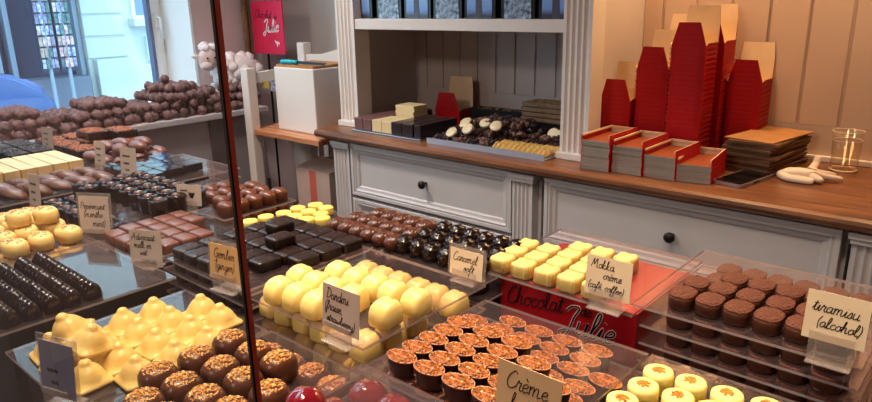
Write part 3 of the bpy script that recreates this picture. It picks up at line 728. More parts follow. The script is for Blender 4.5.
# dusted ovals
K = Kind(m_oval)
zz = CAMZ-.333
sheet(-1.52, .668, .19, .17, zz, 'clear acrylic sheet under the dusted milk ovals')
o = bbox('display_riser', BLACKM, -1.605, -1.450, .595, .745, CT, zz-.003); tag(o, 'black block on the counter under the dusted milk ovals', 'riser', 'black risers under the trays')
for i, (x, y, L) in enumerate([(-1.575, .612, 0), (-1.51, .612, 0), (-1.455, .625, 0), (-1.585, .650, 0), (-1.52, .652, 0), (-1.458, .662, 0), (-1.58, .690, 0), (-1.515, .692, 0), (-1.452, .70, 0), (-1.57, .728, 0), (-1.505, .73, 0), (-1.55, .632, 1), (-1.49, .64, 1), (-1.555, .672, 1), (-1.49, .68, 1), (-1.53, .71, 1)]):
    K.put((x, y, zz+.022*L), R.uniform(-.25, .25), 'dusted milk oval in the pile behind the ivory bars', 'dusted milk ovals behind the ivory bars')
# rocher bars
K = Kind(m_rocher)
zz = CAMZ-.338
for i, (x, y, L) in enumerate([(-1.86, .632, 0), (-1.77, .632, 0), (-1.68, .634, 0), (-1.86, .690, 0), (-1.77, .692, 0), (-1.68, .692, 0), (-1.77, .75, 0), (-1.68, .75, 0), (-1.775, .70, 1), (-1.735, .752, 1)]):
    K.put((x, y, zz+.0215*L), R.uniform(-.04, .04), 'dark bar with nut crumbs, %s from left in %s row, %s' % (ordinal((0, 1, 2, 0, 1, 2, 0, 1, 0, 0)[i]), ROWS[(0, 0, 0, 1, 1, 1, 2, 2, 0, 1)[i]], 'stacked on top' if L else 'on the sheet'), 'nut crumb bars on the counter')
sheet(-1.765, .69, .30, .19, zz, 'clear acrylic sheet under the nut crumb bars')
o = bbox('display_riser', BLACKM, -1.90, -1.63, .61, .775, CT, zz-.003); tag(o, 'black block on the counter under the nut crumb bars', 'riser', 'black risers under the trays')
# black sprinkle slab, pale lumps, striped sticks
zz = CAMZ-.335
def m_slab():
    t = thing('sprinkle_slab', '', 'chocolate bar'); bm = NB(); box(bm, -.05, .05, -.022, .022, 0, .02, .002); obj('slab', bm, BLACKM, t)
    bm = NB(); crumbs(bm, .05, .022, .02, 160, .003, 0, 3); obj('sprinkles', bm, mat('dark_sprinkle', (50, 38, 44), .4), t); return t
K = Kind(m_slab)
for i, (x, y) in enumerate([(-1.86, .505), (-1.86, .555), (-1.75, .505), (-1.75, .555)]):
    K.put((x, y, zz), 0, 'black slab covered in sprinkles, %s pair, %s one' % (('left', 'right')[i//2], ('front', 'back')[i % 2]), 'black sprinkle slabs')
sheet(-1.805, .53, .23, .11, zz, 'clear acrylic sheet under the black sprinkle slabs')
o = bbox('display_riser', BLACKM, -1.91, -1.70, .48, .58, CT, zz-.003); tag(o, 'black block on the counter under the sprinkle slabs', 'riser', 'black risers under the trays')
def m_lump():
    bm = NB(); blob(bm, .02, 2, .15, 1.6, 4, (1, .8, .62), (0, 0, .0118)); return tag(obj('pale_rock_praline', bm, mat('pale_rock', (220, 206, 178), .5, .3, var=.1), smooth=True), '', 'praline')
K = Kind(m_lump)
for r in range(3):
    for i in range(6):
        K.put((-2.10+.036*i, .60+.036*r, CT+.0), R.uniform(0, 6), 'pale lumpy praline, %s from left in %s row below the truffle heaps' % (ordinal(i), ROWS[r]), 'pale lumpy pralines')
def m_stick():
    t = thing('striped_stick', '', 'chocolate bar'); bm = NB(); box(bm, -.055, .055, -.007, .007, 0, .014, .002); obj('stick', bm, DARK, t)
    bm = NB()
    for k in range(8): box(bm, -.05+.0135*k, -.046+.0135*k, -.0074, .0074, .0005, .0146)
    obj('white_stripes', bm, mat('stripe_white', (226, 216, 214), .5), t); return t
K = Kind(m_stick)
for i in range(6):
    K.put((-1.94+.004*i, .60+.020*i, CT), .9, 'dark stick with white stripes, %s from the front' % ordinal(i), 'striped chocolate sticks')

# ------------------------------------------------------------------ price tags
def price_tag(x, y, z, w, hgt, lines, label, tilt=.28, rz=0, m=PAPER, ink=.00045, clear=False, lift=.009):
    t = thing('price_tag', label, 'price tag', (x, y, z), rz, 'handwritten price tags')
    hd = NB(); box(hd, -w*.36, w*.36, -.010, .016, 0, .0016, .0004); obj('holder', hd, HOLD, t)
    hd = NB(); box(hd, -w*.36, w*.36, -.0042, -.0024, .0016, lift+.009); obj('clip', hd, HOLD, t)
    M = Matrix.Translation((0, 0, lift)) @ Matrix.Rotation(-tilt, 4, 'X')
    cb = NB(); box(cb, -w/2, w/2, -.0004, .0004, 0, hgt); c = obj('card', cb, m, t); c.matrix_local = M
    if clear:
        sb = NB(); box(sb, -w/2-.004, w/2+.004, .0006, .0016, -.0, hgt+.005); s = obj('backing_plate', sb, HOLD, t); s.matrix_local = M
    L = obj('lettering', lettering([(s, -w/2+a*w, b*hgt, e*hgt, rr) for s, a, b, e, rr in lines], ink, .00012, .2, .00045), INK, t, label='handwritten black ink'); L.matrix_local = M
    return t
Z = lambda h: CAMZ-h
price_tag(-.1005, .652, Z(.328), .051, .046, [('tiramisu', .10, .60, .125, -.02), ('(alcohol)', .2, .28, .115, -.02)], 'cream tag reading tiramisu, on the right-hand praline stack', .12, m=PAPER, lift=.021)
price_tag(-.3165, .636, Z(.332), .054, .045, [('Mokka', .10, .70, .11, .0), ('crème', .38, .45, .105, 0), ('(café, coffee)', .06, .18, .095, -.03)], 'cream tag reading Mokka, on the red carton stack', .1, lift=.014)
price_tag(-.484, .397, Z(.33), .055, .046, [('Dardini', .1, .68, .12, 0), ('(fraise,', .06, .42, .11, 0), ('strawberry)', .12, .16, .10, -.03)], 'pale tag reading Dardini, before the tall yellow pralines', .1, m=PAPERG, lift=.012)
price_tag(-.487, .601, Z(.334)+.001, .050, .034, [('Caramel', .08, .56, .16, 0), ('soft', .42, .2, .16, 0)], 'cream tag reading Caramel, before the dark swirled domes', .1, clear=True, lift=.006)
price_tag(-.2440, .370, Z(.332)-.003, .056, .052, [('Crème', .14, .62, .14, 0), ('brûlée', .22, .28, .14, 0)], 'cream tag reading Creme brulee, before the crumb cups', .1, m=mat('tag_card_warm', (214, 176, 132), .7, .2), lift=.022)
price_tag(-.690, .397, Z(.33), .055, .044, [('Gember', .12, .62, .135, 0), ('(ginger)', .16, .3, .125, 0)], 'brown tag reading Gember, before the dark squares', .1, m=mat('tag_kraft', (206, 164, 112), .7, .2), clear=True, rz=.15, lift=.012)
price_tag(-1.050, .395, CAMZ-.328-.0322, .052, .058, [('Pepermunt', .04, .66, .085, 0), ('(menthe', .14, .44, .09, 0), ('mint)', .42, .2, .09, 0)], 'pale tag reading Pepermunt, before the dark nut cups', .1, m=PAPERG, clear=True, rz=.5, lift=.026)
price_tag(-.865, .3835, Z(.34), .050, .050, [('Advocaat', .06, .72, .095, 0), ('melk en', .12, .5, .09, 0), ('wit', .3, .3, .09, 0), ('cognac', .3, .08, .09, 0)], 'pale tag with four lines of writing, before the milk blocks', .1, m=PAPERG, rz=.45, lift=.002)
sq = [('~~~~', .14, .66, .09, 0), ('~~~', .2, .42, .09, 0), ('~~', .3, .2, .09, 0)]
price_tag(-1.275, .388, CAMZ-.328-.0322, .04, .060, sq, 'narrow pale tag standing between the milk leaves and the nut cups', .1, m=PAPERG, rz=.1, lift=.026)
price_tag(-1.283, .560, Z(.328), .045, .058, sq, 'pale tag standing before the glossy dark tablets', .1, m=PAPERG, rz=.22, lift=.012)
price_tag(-1.478, .588, Z(.333), .042, .055, sq, 'pale tag standing before the dusted milk ovals', .1, m=PAPERG, rz=.1, lift=.004)
price_tag(-1.80, .600, Z(.338), .045, .055, sq, 'pale tag standing before the nut crumb bars', .1, m=PAPERG, rz=.2, lift=.004)
price_tag(-2.08, .560, Z(.40), .05, .055, sq, 'pale tag standing before the pale lumpy pralines', .1, m=PAPERG, rz=.3)
price_tag(-1.035, .545, Z(.332), .045, .036, sq[:2], 'pale grey tag standing before the milk domes', .1, m=PAPERG, rz=.5)
price_tag(-.862, .192, Z(.331), .045, .050, sq, 'grey tag at the left edge before the ridged logs', .1, m=mat('tag_slate', (120, 116, 130), .5, .3), rz=.4)
price_tag(-.592, .170, Z(.333), .042, .050, sq[1:], 'tag with painted blue reflection standing before the yellow pillows', .1, m=mat('tag_blue_reflection', (120, 124, 150), .3, .5), rz=.3, clear=True)  # blue reflection put into the colour of the card

# ------------------------------------------------------------------ glass screen in front of the left trays
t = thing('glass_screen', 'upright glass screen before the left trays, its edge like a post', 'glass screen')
bbox('pane', SCREEN, -2.15, -.2475, .1492, .1521, 0, 1.75, t)
bbox('edge_strip', mat('screen_edge_dark', (22, 30, 30), .2, .6), -.2475, -.2457, .1492, .1500, 0, 1.75, t, label='dark green glass edge')
bbox('edge_strip', mat('screen_edge_reflection', (216, 92, 80), .3, .5), -.2475, -.2455, .1501, .1524, 0, 1.75, t, label='red brown reflection painted on glass edge')  # reflection along the glass edge painted as a coloured strip

# ------------------------------------------------------------------ window ledge and truffle heaps
LZ = .93
t = thing('window_ledge', 'grey panelled ledge under the shop window carrying the truffle heaps', 'ledge')
bbox('ledge_top', mat('ledge_rail', (176, 168, 172), .5, .35), XW+.03, -2.335, -.4, 1.62, LZ-.022, LZ, t, .003)
bbox('ledge_front', mat('ledge_front', (150, 140, 142), .6, .3, var=.08, vscale=5), XW+.03, -2.36, -.38, 1.60, 0, LZ-.022, t)
for yy in (.55, 1.36): bbox('batten', mat('ledge_batten', (74, 64, 66), .6), -2.36, -2.352, yy, yy+.075, 0, LZ-.0225, t)
HP = [(.56, .05), (.62, .06), (.70, .07), (.77, .085), (.84, .03), (.87, .03), (.95, .08), (1.05, .09), (1.10, .05), (1.15, .03), (1.2, .07), (1.25, .112), (1.33, .10), (1.42, .055), (1.48, .045), (1.56, .078), (1.6, .07)]
def hp(y):
    for (a, b), (c_, d) in zip(HP, HP[1:]):
        if a <= y <= c_: return b+(d-b)*(y-a)/(c_-a)
    return 0
def mk_truf(v):
    def f():
        bm = NB(); blob(bm, .0192, 3, .17, 2.6, v, (1, 1.05, .95)); return tag(obj('truffle', bm, (TRUF, TRUF2, TRUF)[v], smooth=True), '', 'truffle')
    return f
KT = [Kind(mk_truf(v)) for v in range(3)]
cnt = 0
names = [(0, 1.125, 'rough cocoa truffle in the low heap at the left of the window ledge', 'truffles in the left heap'), (1.125, 1.45, 'rough cocoa truffle in the tallest heap on the window ledge', 'truffles in the tallest heap'), (1.45, 3, 'rough cocoa truffle in the heap under the toy lamb', 'truffles in the heap under the lamb')]
cand = []
lay = 0; dz = .029
while lay < 5:
    row = 0; y = .640
    while y < 1.605:
        x = -2.362 - (.0175 if (row+lay) % 2 else 0) - (.012 if lay % 2 else 0)
        while x > -2.645:
            X = x + R.uniform(-.003, .003); Y = y + R.uniform(-.003, .003) + (.01 if lay % 2 else 0)
            prof = hp(Y)*(.82 if Y < 1.12 else 1)*max(0, 1-((X+2.48)/.15)**2)**.7 + .014
            zc = .0175+lay*dz
            if (zc < prof+.012 or lay == 0) and (zc > prof-.042 or X > -2.43) and Y < 1.605:
                cand.append((X, Y, LZ+zc))
            x -= .0392
        y += .0350; row += 1
    lay += 1
cand = [c_ for c_ in cand if (c_[0] > -2.60 or c_[2] > LZ+.05) and not (c_[0] < -2.515 and c_[1] > 1.45)]
for X, Y, zc in cand:
    v = R.choice((0, 0, 1, 2)); nm = [n_ for n_ in names if n_[0] <= Y < n_[1]][0]
    KT[v].put((X, Y, zc), 0, nm[2], nm[3], rot=(R.uniform(0, 6), R.uniform(0, 6), R.uniform(0, 6)), scale=[R.uniform(.85, .94)]*3)
bm = NB(); prism(bm, [(-.03, -.012), (.03, -.012), (.035, .02), (-.035, .015)], 0, .001); o = obj('paper_slip', bm, PAPERG, None, (-2.339, 1.09, LZ+.0005)); o.rotation_euler = (0, 0, 1.4)
o.location.x = -2.352; tag(o, 'small white paper slip at the front edge of the ledge', 'paper')

# toy lamb
t = thing('toy_lamb', 'white woolly toy lamb sitting behind the truffle heaps', 'toy', (-2.60, 1.62, LZ)); t.scale = (1.2, 1.2, 1.18)
WOOL = mat('wool', (244, 236, 236), .9, .1, bump=1, bscale=120)
for a in (-.055, .055):
    bm = NB(); tube(bm, [(0, a, 0), (0, a, .07)], .018, 8); obj('leg', bm, WOOL, t, smooth=True)
bm = NB(); q = random.Random(3)
for k in range(46):
    d = Vector((q.gauss(0, 1), q.gauss(0, 1), q.gauss(0, 1))).normalized(); blob(bm, .024, 1, .1, 2, k, off=(d.x*.035, .035+d.y*.085, .11+d.z*.045))
blob(bm, .075, 2, .05, 2, 1, (.6, 1.25, .75), (0, .035, .11)); obj('woolly_body', bm, WOOL, t, smooth=True)
bm = NB(); blob(bm, .036, 2, .04, 2, 2, (.8, .95, 1.15), (.015, -.085, .155)); blob(bm, .02, 2, .04, 2, 3, (1, 1.1, .8), (.03, -.1, .135)); h = obj('head', bm, mat('lamb_face', (222, 200, 196), .8, .1), t, smooth=True)
bm = NB()
for k in range(9): blob(bm, .014, 1, .1, 2, k, off=(.01+q.uniform(-.02, .02), -.075+q.uniform(-.025, .02), .197+q.uniform(-.008, .01)))
obj('wool_tuft', bm, WOOL, h, smooth=True)
for s in (-1, 1):
    bm = NB(); blob(bm, .004, 1, 0, 1, 0, off=(.044, -.088+s*.014, .162)); obj('eye', bm, BLACK, h, smooth=True)
    bm = NB(); blob(bm, .014, 1, 0, 1, 0, (.5, 1.3, .6), off=(.01, -.085+s*.042, .168)); obj('ear', bm, WOOL, h, smooth=True)

# bamboo pole, red sign, leaflets
bm = NB()
tube(bm, [(-2.675, 1.775, LZ-.4), (-2.675, 1.775, 2.0)], .012, 10); 
for zz in (.7, .9, 1.1, 1.3, 1.5, 1.7): tube(bm, [(-2.675, 1.775, zz-.005), (-2.675, 1.775, zz+.005)], .014, 10)
tube(bm, [(-2.68, 1.80, LZ-.4), (-2.68, 1.80, 2.0)], .009, 10)
box(bm, -2.695, -2.655, 1.755, 1.82, 0, LZ-.395)
o = obj('bamboo_pole', bm, mat('bamboo', (124, 96, 70), .45, .4, var=.2, vscale=20), smooth=False); tag(o, 'brown bamboo pole standing in the corner left of the red sign', 'pole')
t = thing('shop_sign', 'pink red sign with script hanging beside the bamboo pole', 'sign', (-2.575, 1.80, 1.118))
bbox('board', mat('sign_red', (226, 44, 88), .4, .35), -.084, .137, 0, .006, .0, .222, t)
obj('lettering', lettering([('Chocolat', -.058, .155, .0165, -.05)], .0012, .0006, .25, .0002), mat('sign_dark_ink', (96, 12, 44), .5), t, label='dark red script')
obj('lettering', lettering([('de', .075, .145, .012, 0)], .0012, .0006, .25, .0002), mat('sign_dark_ink', (96, 12, 44), .5), t, label='dark red script')
obj('lettering', lettering([('Julie', -.005, .090, .026, .05)], .0030, .0006, .3, .0002), mat('sign_white', (250, 226, 230), .5), t, label='white script')
bm = NB(); prism(bm, [(.07, .058), (.105, .051), (.102, .038), (.093, .046), (.09, .030), (.082, .044)], -.0012, 0, 'y'); obj('small_emblem', bm, mat('sign_white', (0, 0, 0)), t, label='small white emblem')
bm = NB(); tube(bm, [(0, .011, .12), (0, .011, -1.10)], .005, 8); obj('sign_post', bm, BLACKM, t)
bm = NB(); box(bm, -.04, .05, -.03, .05, -1.1178, -1.10); obj('sign_foot', bm, BLACKM, t)
t = tag(bbox('leaflet', mat('leaflet_yellow', (226, 204, 110), .5), -2.60, -2.545, 1.779, 1.782, .97, 1.05), 'yellow leaflet standing below the red sign', 'leaflet')
t = tag(bbox('leaflet', mat('leaflet_blue', (110, 120, 170), .5, rgb2=(230, 228, 236), vscale=60), -2.535, -2.45, 1.779, 1.782, .96, 1.04), 'blue and white leaflet standing below the red sign', 'leaflet')

# slatted white stand with board
t = thing('slatted_stand', 'white painted slatted stand with wooden board left of the cabinets', 'stand')
SW = mat('stand_white', (220, 208, 200), .5, .3)
for (x, y, z1) in ((-2.275, 1.50, 1.095), (-2.275, 1.775, 1.175), (-1.945, 1.775, 1.175)):
    bbox('post', SW, x-.022, x+.022, y-.02, y+.02, 0, z1, t, .004)
bm = NB(); prism(bm, [(1.52, 1.035), (1.755, 1.05), (1.755, 1.085), (1.52, 1.075)], -2.285, -2.262, 'x'); obj('side_rail', bm, SW, t)
bm = NB(); prism(bm, [(-2.253, 1.085), (-1.967, 1.085), (-1.967, 1.165), (-2.03, 1.16), (-2.10, 1.145), (-2.17, 1.13), (-2.253, 1.13)], 1.765, 1.783, 'y'); obj('back_rail', bm, SW, t)
bbox('board', WOODR, -2.31, -1.868, 1.49, 1.80, .842, .862, t, .003)
for i in range(5): bbox('slat', SW, -2.22+.062*i, -2.198+.062*i, 1.77, 1.78, .44, .842, t)
bbox('lower_board', WOODR, -2.25, -1.875, 1.53, 1.80, .42, .44, t)
t = thing('paper_block', 'large white paper-wrapped block standing on the wooden board', 'paper block', (0, 0, 0))
WPAP = mat('white_wrap', (228, 220, 214), .65, .25, bump=1.0, bscale=14)
bm = NB(); box(bm, -2.185, -1.952, 1.555, 1.745, .8625, 1.10, .004); obj('wrapped_body', bm, WPAP, t)
bm = NB()
prism(bm, [(-2.178, 1.562), (-1.958, 1.562), (-1.958, 1.738), (-2.178, 1.738)], 1.1005, 1.110)
obj('top_rim', bm, KRAFT, t, label='brown carton top')
t = thing('knife', 'knife with turquoise handle lying on the paper block', 'knife', (-2.06, 1.572, 1.1105), .05)
bm = NB(); tube(bm, [(-.09, 0, .008), (-.07, 0, .01), (-.03, 0, .01), (0, 0, .009)], .0085, 10); obj('handle', bm, mat('turquoise', (30, 168, 186), .4), t, smooth=True, label='turquoise handle')
bm = NB(); prism(bm, [(0, .004), (.14, .004), (.16, .012), (0, .015)], -.001, .001, 'y'); obj('blade', bm, mat('dark_blade', (60, 62, 70), .3, metal=.8), t, label='dark steel blade')
t = thing('cardboard_box', 'brown cardboard box with red tape under the wooden board', 'box', (-1.985, 1.545, .4405), -.03)
CB = mat('cardboard', (186, 158, 146), .75, .2, var=.05, vscale=20)
bbox('carton', CB, -.10, .10, 0, .205, 0, .285, t)
bm = NB(); prism(bm, [(0, .2855), (.10, .305), (.10, .308), (0, .2885)], -.10, .10, 'x'); obj('flap', bm, CB, t)
bm = NB(); prism(bm, [(.105, .305), (.205, .2855), (.205, .2885), (.105, .308)], -.10, .10, 'x'); obj('flap', bm, CB, t)
bm = NB(); box(bm, -.02, .02, -.001, -.0002, .14, .285); obj('red_tape', bm, mat('tape_red', (196, 96, 80), .5), t, label='red printed tape')
def m_jar():
    t = thing('jar', '', 'jar'); bm = NB(); lathe(bm, [(.03, 0), (.032, .005), (.032, .07), (.025, .08)], 16); obj('jar_body', bm, mat('jar_brown', (60, 38, 34), .2, .5), t, smooth=True)
    bm = NB(); lathe(bm, [(.027, .08), (.028, .083), (.028, .095), (.02, .099)], 16); obj('lid', bm, mat('lid_gold', (190, 150, 110), .25, metal=.9), t, smooth=True, label='gold lid'); return t
K = Kind(m_jar)
for i in range(3): K.put((-2.215+.0, 1.575+.075*i, .4405), 0, 'dark jar with gold lid, %s from the front beside the cardboard box' % ordinal(i), 'jars with gold lids')
for i in range(2): K.put((-2.14, 1.62+.09*i, .4405), 0, 'dark jar with gold lid close to the box, %s one' % ('front', 'back')[i], 'jars with gold lids')

# ------------------------------------------------------------------ inside the hutch
t = tag(bbox('steel_tray', STEEL, -1.765, -1.44, 1.556, 1.76, WT+.0005, WT+.006, None, .002), 'flat steel tray under the thick chocolate blocks', 'tray')
MAUVE = mat('block_milk', (112, 78, 76), .4); IVB = mat('block_ivory', (224, 200, 152), .45, var=.05); DKB = mat('block_dark', (46, 32, 36), .3, .5)
i = 0
for (x, w_, m_, nm, y0_, ln, zb, hg) in [(-1.738, .041, MAUVE, 'milk', 1.566, .18, 0, .040), (-1.695, .041, MAUVE, 'milk', 1.566, .18, 0, .040), (-1.648, .045, IVB, 'ivory', 1.566, .1, 0, .040), (-1.601, .045, IVB, 'ivory', 1.566, .1, 0, .040), (-1.551, .047, DKB, 'dark', 1.562, .185, 0, .042), (-1.502, .047, DKB, 'dark', 1.562, .185, 0, .042), (-1.462, .028, DKB, 'dark', 1.566, .185, 0, .042)]:
    bm = NB(); box(bm, -w_/2, w_/2, 0, ln, 0, hg, .002)
    o = obj('chocolate_block', bm, m_, None, (x, y0_, WT+.0065+zb)); i += 1
    tag(o, 'thick %s chocolate block, %s from left on the steel tray' % (nm, ordinal(i-1)), 'chocolate block', 'chocolate blocks on the steel tray')
for k in range(8):
    bm = NB(); box(bm, -.043, .043, -.036, .036, 0, .0095, .001); o = obj('ivory_slab', bm, IVB, None, (-1.622+R.uniform(-.004, .004)+(.0), 1.712, WT+.0065+.0097*k)); o.rotation_euler = (0, 0, R.uniform(-.04, .04))
    tag(o, 'thin ivory slab, %s from bottom of the pile on the steel tray' % ordinal(k), 'chocolate slab', 'ivory slabs on the steel tray')
# foil board with heap
bm = NB(); pts = [(-1.405, 1.552), (-.985, 1.552), (-.985, 1.84), (-1.405, 1.84)]
prism(bm, [(-1.408, 1.553), (-.978, 1.553), (-.978, 1.84), (-1.408, 1.84)], WT+.0005, WT+.004)
box(bm, -1.408, -.978, 1.5505, 1.553, WT+.0005, WT+.018); box(bm, -1.410, -1.408, 1.553, 1.84, WT+.0005, WT+.012)
tag(obj('foil_tray', bm, FOIL), 'silver blue card tray under the heap of candied fruit chocolates', 'tray')
def m_cluster(v):
    def f():
        bm = NB(); q = random.Random(v)
        for k in range(9): blob(bm, .0085, 1, .25, 3, k+v*10, (1, .8, .7), (q.uniform(-.014, .014), q.uniform(-.010, .010), .008+q.uniform(-.001, .008)))
        crumbs(bm, .018, .012, .014, 16, .004, .004, v)
        return tag(obj('nut_cluster', bm, mat('cluster%d' % v, ((84, 56, 50), (62, 42, 42), (120, 86, 74))[v], .4, .4, var=.5, vscale=160), smooth=True), '', 'chocolate')
    return f
KC = [Kind(m_cluster(v)) for v in range(3)]
q = random.Random(11)
zb = WT+.0045
for L, (x0, x1, y0, y1) in enumerate([(-1.385, -1.0, 1.585, 1.82), (-1.365, -1.0, 1.635, 1.81), (-1.31, -1.02, 1.69, 1.79)]):
    yy = y0
    while yy <= y1:
        xx = x0
        while xx <= x1:
            if not (xx > -1.19 and yy < 1.665) and not (L == 2 and xx > -1.17) and not (L == 1 and xx > -1.17 and yy > 1.71):
                KC[q.randrange(3)].put((xx+q.uniform(-.004, .004), yy+q.uniform(-.004, .004), zb+.021*L), q.uniform(0, 6), 'dark nut cluster in the heap on the silver blue tray', 'dark nut clusters on the tray', scale=[1.12]*3)
            xx += .045
        yy += .042
def m_slice():
    bm = NB(); pts = [(.022*math.cos(a), .022*math.sin(a)) for a in [PI*k/10 for k in range(11)]]
    prism(bm, pts, -.004, .004, 'y'); 
    bmesh.ops.bevel(bm, geom=bm.edges[:], offset=.0015, segments=2, affect='EDGES')
    return tag(obj('candied_orange_slice', bm, mat('candied_orange', (226, 166, 74), .3, .5, rgb2=(240, 214, 140), vscale=90), smooth=True), '', 'candied fruit')
K = Kind(m_slice)
for r in range(2):
    for i in range(11):
        K.put((-1.165+.0175*i, 1.590+.042*r+q.uniform(-.004, .004), zb+.001+.0), 0, 'candied orange slice, %s from left in %s row at the tray front' % (ordinal(i), ROWS[r]), 'candied orange slices on the tray', rot=(.12, q.uniform(-.1, .1), 1.25+q.uniform(-.15, .15)))
def m_wdisc():
    bm = NB(); lathe(bm, [(.017, 0), (.019, .002), (.019, .007), (.016, .009)], 20); return tag(obj('white_chocolate_disc', bm, mat('white_disc', (226, 208, 168), .4, var=.06), smooth=True), '', 'chocolate')
K = Kind(m_wdisc)
for i, (x, y, z_, rot) in enumerate([(-1.345, 1.60, .026, .7), (-1.335, 1.655, .046, .6), (-1.30, 1.625, .038, .8), (-1.275, 1.68, .050, .6), (-1.36, 1.69, .044, .5), (-1.055, 1.725, .034, 1.0), (-1.025, 1.72, .034, 1.0), (-1.0, 1.73, .034, 1.0), (-1.22, 1.66, .050, .7)]):
    K.put((x, y, zb+z_), 0, 'round white chocolate disc leaning in the heap, %s from left' % ordinal(sorted([-1.345, -1.335, -1.30, -1.275, -1.36, -1.055, -1.025, -1.0, -1.22]).index(x)), 'white chocolate discs on the tray', rot=(rot, .1, q.uniform(-.3, .3)))
def m_dround():
    bm = NB(); blob(bm, .019, 2, .06, 2, 2, (1, 1, .8), (0, 0, .015)); return tag(obj('dark_bonbon', bm, DARK, smooth=True), '', 'chocolate')
K = Kind(m_dround)
for i, (x, y) in enumerate([(-1.14, 1.735), (-1.105, 1.74), (-1.07, 1.745)]): K.put((x, y, zb+.019), 0, 'dark round bonbon before the nougat slabs, %s from left' % ordinal(i), 'dark round bonbons')
def m_nougat():
    t = thing('nougat_slab', '', 'nougat'); bm = NB(); box(bm, -.098, .098, -.046, .046, 0, .013, .002); obj('slab', bm, mat('nougat', (150, 116, 84), .55, var=.25, vscale=50, bump=.4, bscale=90), t)
    bm = NB(); crumbs(bm, .09, .042, .013, 60, .007, 0, 4); obj('nuts', bm, mat('nut_bits', (178, 140, 96), .5), t); return t
K = Kind(m_nougat)
bm = NB(); box(bm, -1.265, -1.06, 1.845, 1.945, WT+.0005, WT+.045); tag(obj('black_box', bm, BLACKM), 'black box under the brown nougat slabs', 'box')
for i in range(4): K.put((-1.162+.006*(i % 2), 1.893, WT+.0455+.0158*i), R.uniform(-.05, .05), 'brown nougat slab, %s from bottom of its pile' % ordinal(i), 'nougat slabs in the hutch')
def m_fbar():
    t = thing('fruit_and_nut_bar', '', 'chocolate bar'); bm = NB(); box(bm, -.11, .11, -.03, .03, 0, .03, .002); obj('bar', bm, BLACKM, t)
    bm = NB(); crumbs(bm, .1, .028, .03, 40, .008, 0, 7); obj('nuts', bm, mat('nut_pale', (150, 120, 100), .5), t); return t
K = Kind(m_fbar)
K.put((-1.385, 1.90, WT+.0005), .0, 'dark bar dotted with nuts behind the heap, lower one', 'dark nut bars'); K.put((-1.38, 1.905, WT+.0328), .03, 'dark bar dotted with nuts behind the heap, upper one', 'dark nut bars')
t = tag(bbox('dark_parcel', mat('parcel_dark', (50, 36, 34), .5, rgb2=(120, 84, 60), vscale=30), -1.755, -1.67, 1.79, 1.88, WT+.0005, WT+.045, None, .012), 'small dark parcel in the left corner of the hutch', 'parcel')

# ballotin cartons
def ballotin(w, d, hb, ff, fb):
    """open carton: tapered body, tapered front flap, taller back flap, cream inside"""
    t = thing('ballotin_carton', '', 'carton')
    def shell(off, bm):
        W, D, w0, d0 = w/2-off, d/2-off, w/2*.90-off, d/2*.89-off
        b = [bm.verts.new(p) for p in ((-w0, -d0, off), (w0, -d0, off), (w0, d0, off), (-w0, d0, off))]
        u = [bm.verts.new(p) for p in ((-W, -D, hb), (W, -D, hb), (W, D, hb), (-W, D, hb))]
        bm.faces.new(b)
        for i in range(4): bm.faces.new((b[i], b[(i+1) % 4], u[(i+1) % 4], u[i]))
        a, c_ = bm.verts.new((-W*.62, -D-ff*.06, hb+ff)), bm.verts.new((W*.62, -D-ff*.06, hb+ff)); bm.faces.new((u[0], u[1], c_, a))
        p = [bm.verts.new(q_) for q_ in ((W, D+fb*.03, hb+fb*.6), (W*.9, D+fb*.05, hb+fb), (-W*.9, D+fb*.05, hb+fb), (-W, D+fb*.03, hb+fb*.6))]
        bm.faces.new((u[3], u[2], p[0], p[1], p[2], p[3]))
        for x, i0, i1 in ((-W, 0, 3), (W, 1, 2)):
            s = -1 if x < 0 else 1
            a, c_ = bm.verts.new((x+s*.0045, -D*.9, hb+.007)), bm.verts.new((x+s*.0045, D*.9, hb+.007))
            bm.faces.new((u[i0], u[i1], c_, a))
    bm = NB(); shell(0, bm); obj('outer_face', bm, REDD, t, label='red card outside')
    bm = NB(); shell(.0005, bm); obj('inner_face', bm, CREAMC, t, label='cream card inside')
    return t
KB = Kind(lambda: ballotin(.089, .082, .042, .058, .098))
cols = [(-.864, 1.765, 10, 'short stack nearest the hutch'), (-.772, 1.785, 17, 'second stack from the hutch'), (-.775, 1.905, 20, 'back stack nearest the hutch'), (-.680, 1.782, 22, 'big middle stack'), (-.676, 1.900, 22, 'back middle stack'), (-.583, 1.938, 14, 'stack behind the paper bags')]
for (x, y, n, nm) in cols:
    for k in range(n):
        KB.put((x, y, WT+.001+.0125*k), 0, 'red carton, %s from bottom, %s' % (ordinal(k), nm), 'nested red cartons on the worktop')
KB.put((-1.57, 1.88, WT+.001), .15, 'single open red and cream carton in the shaded hutch', None, scale=[1.15]*3)

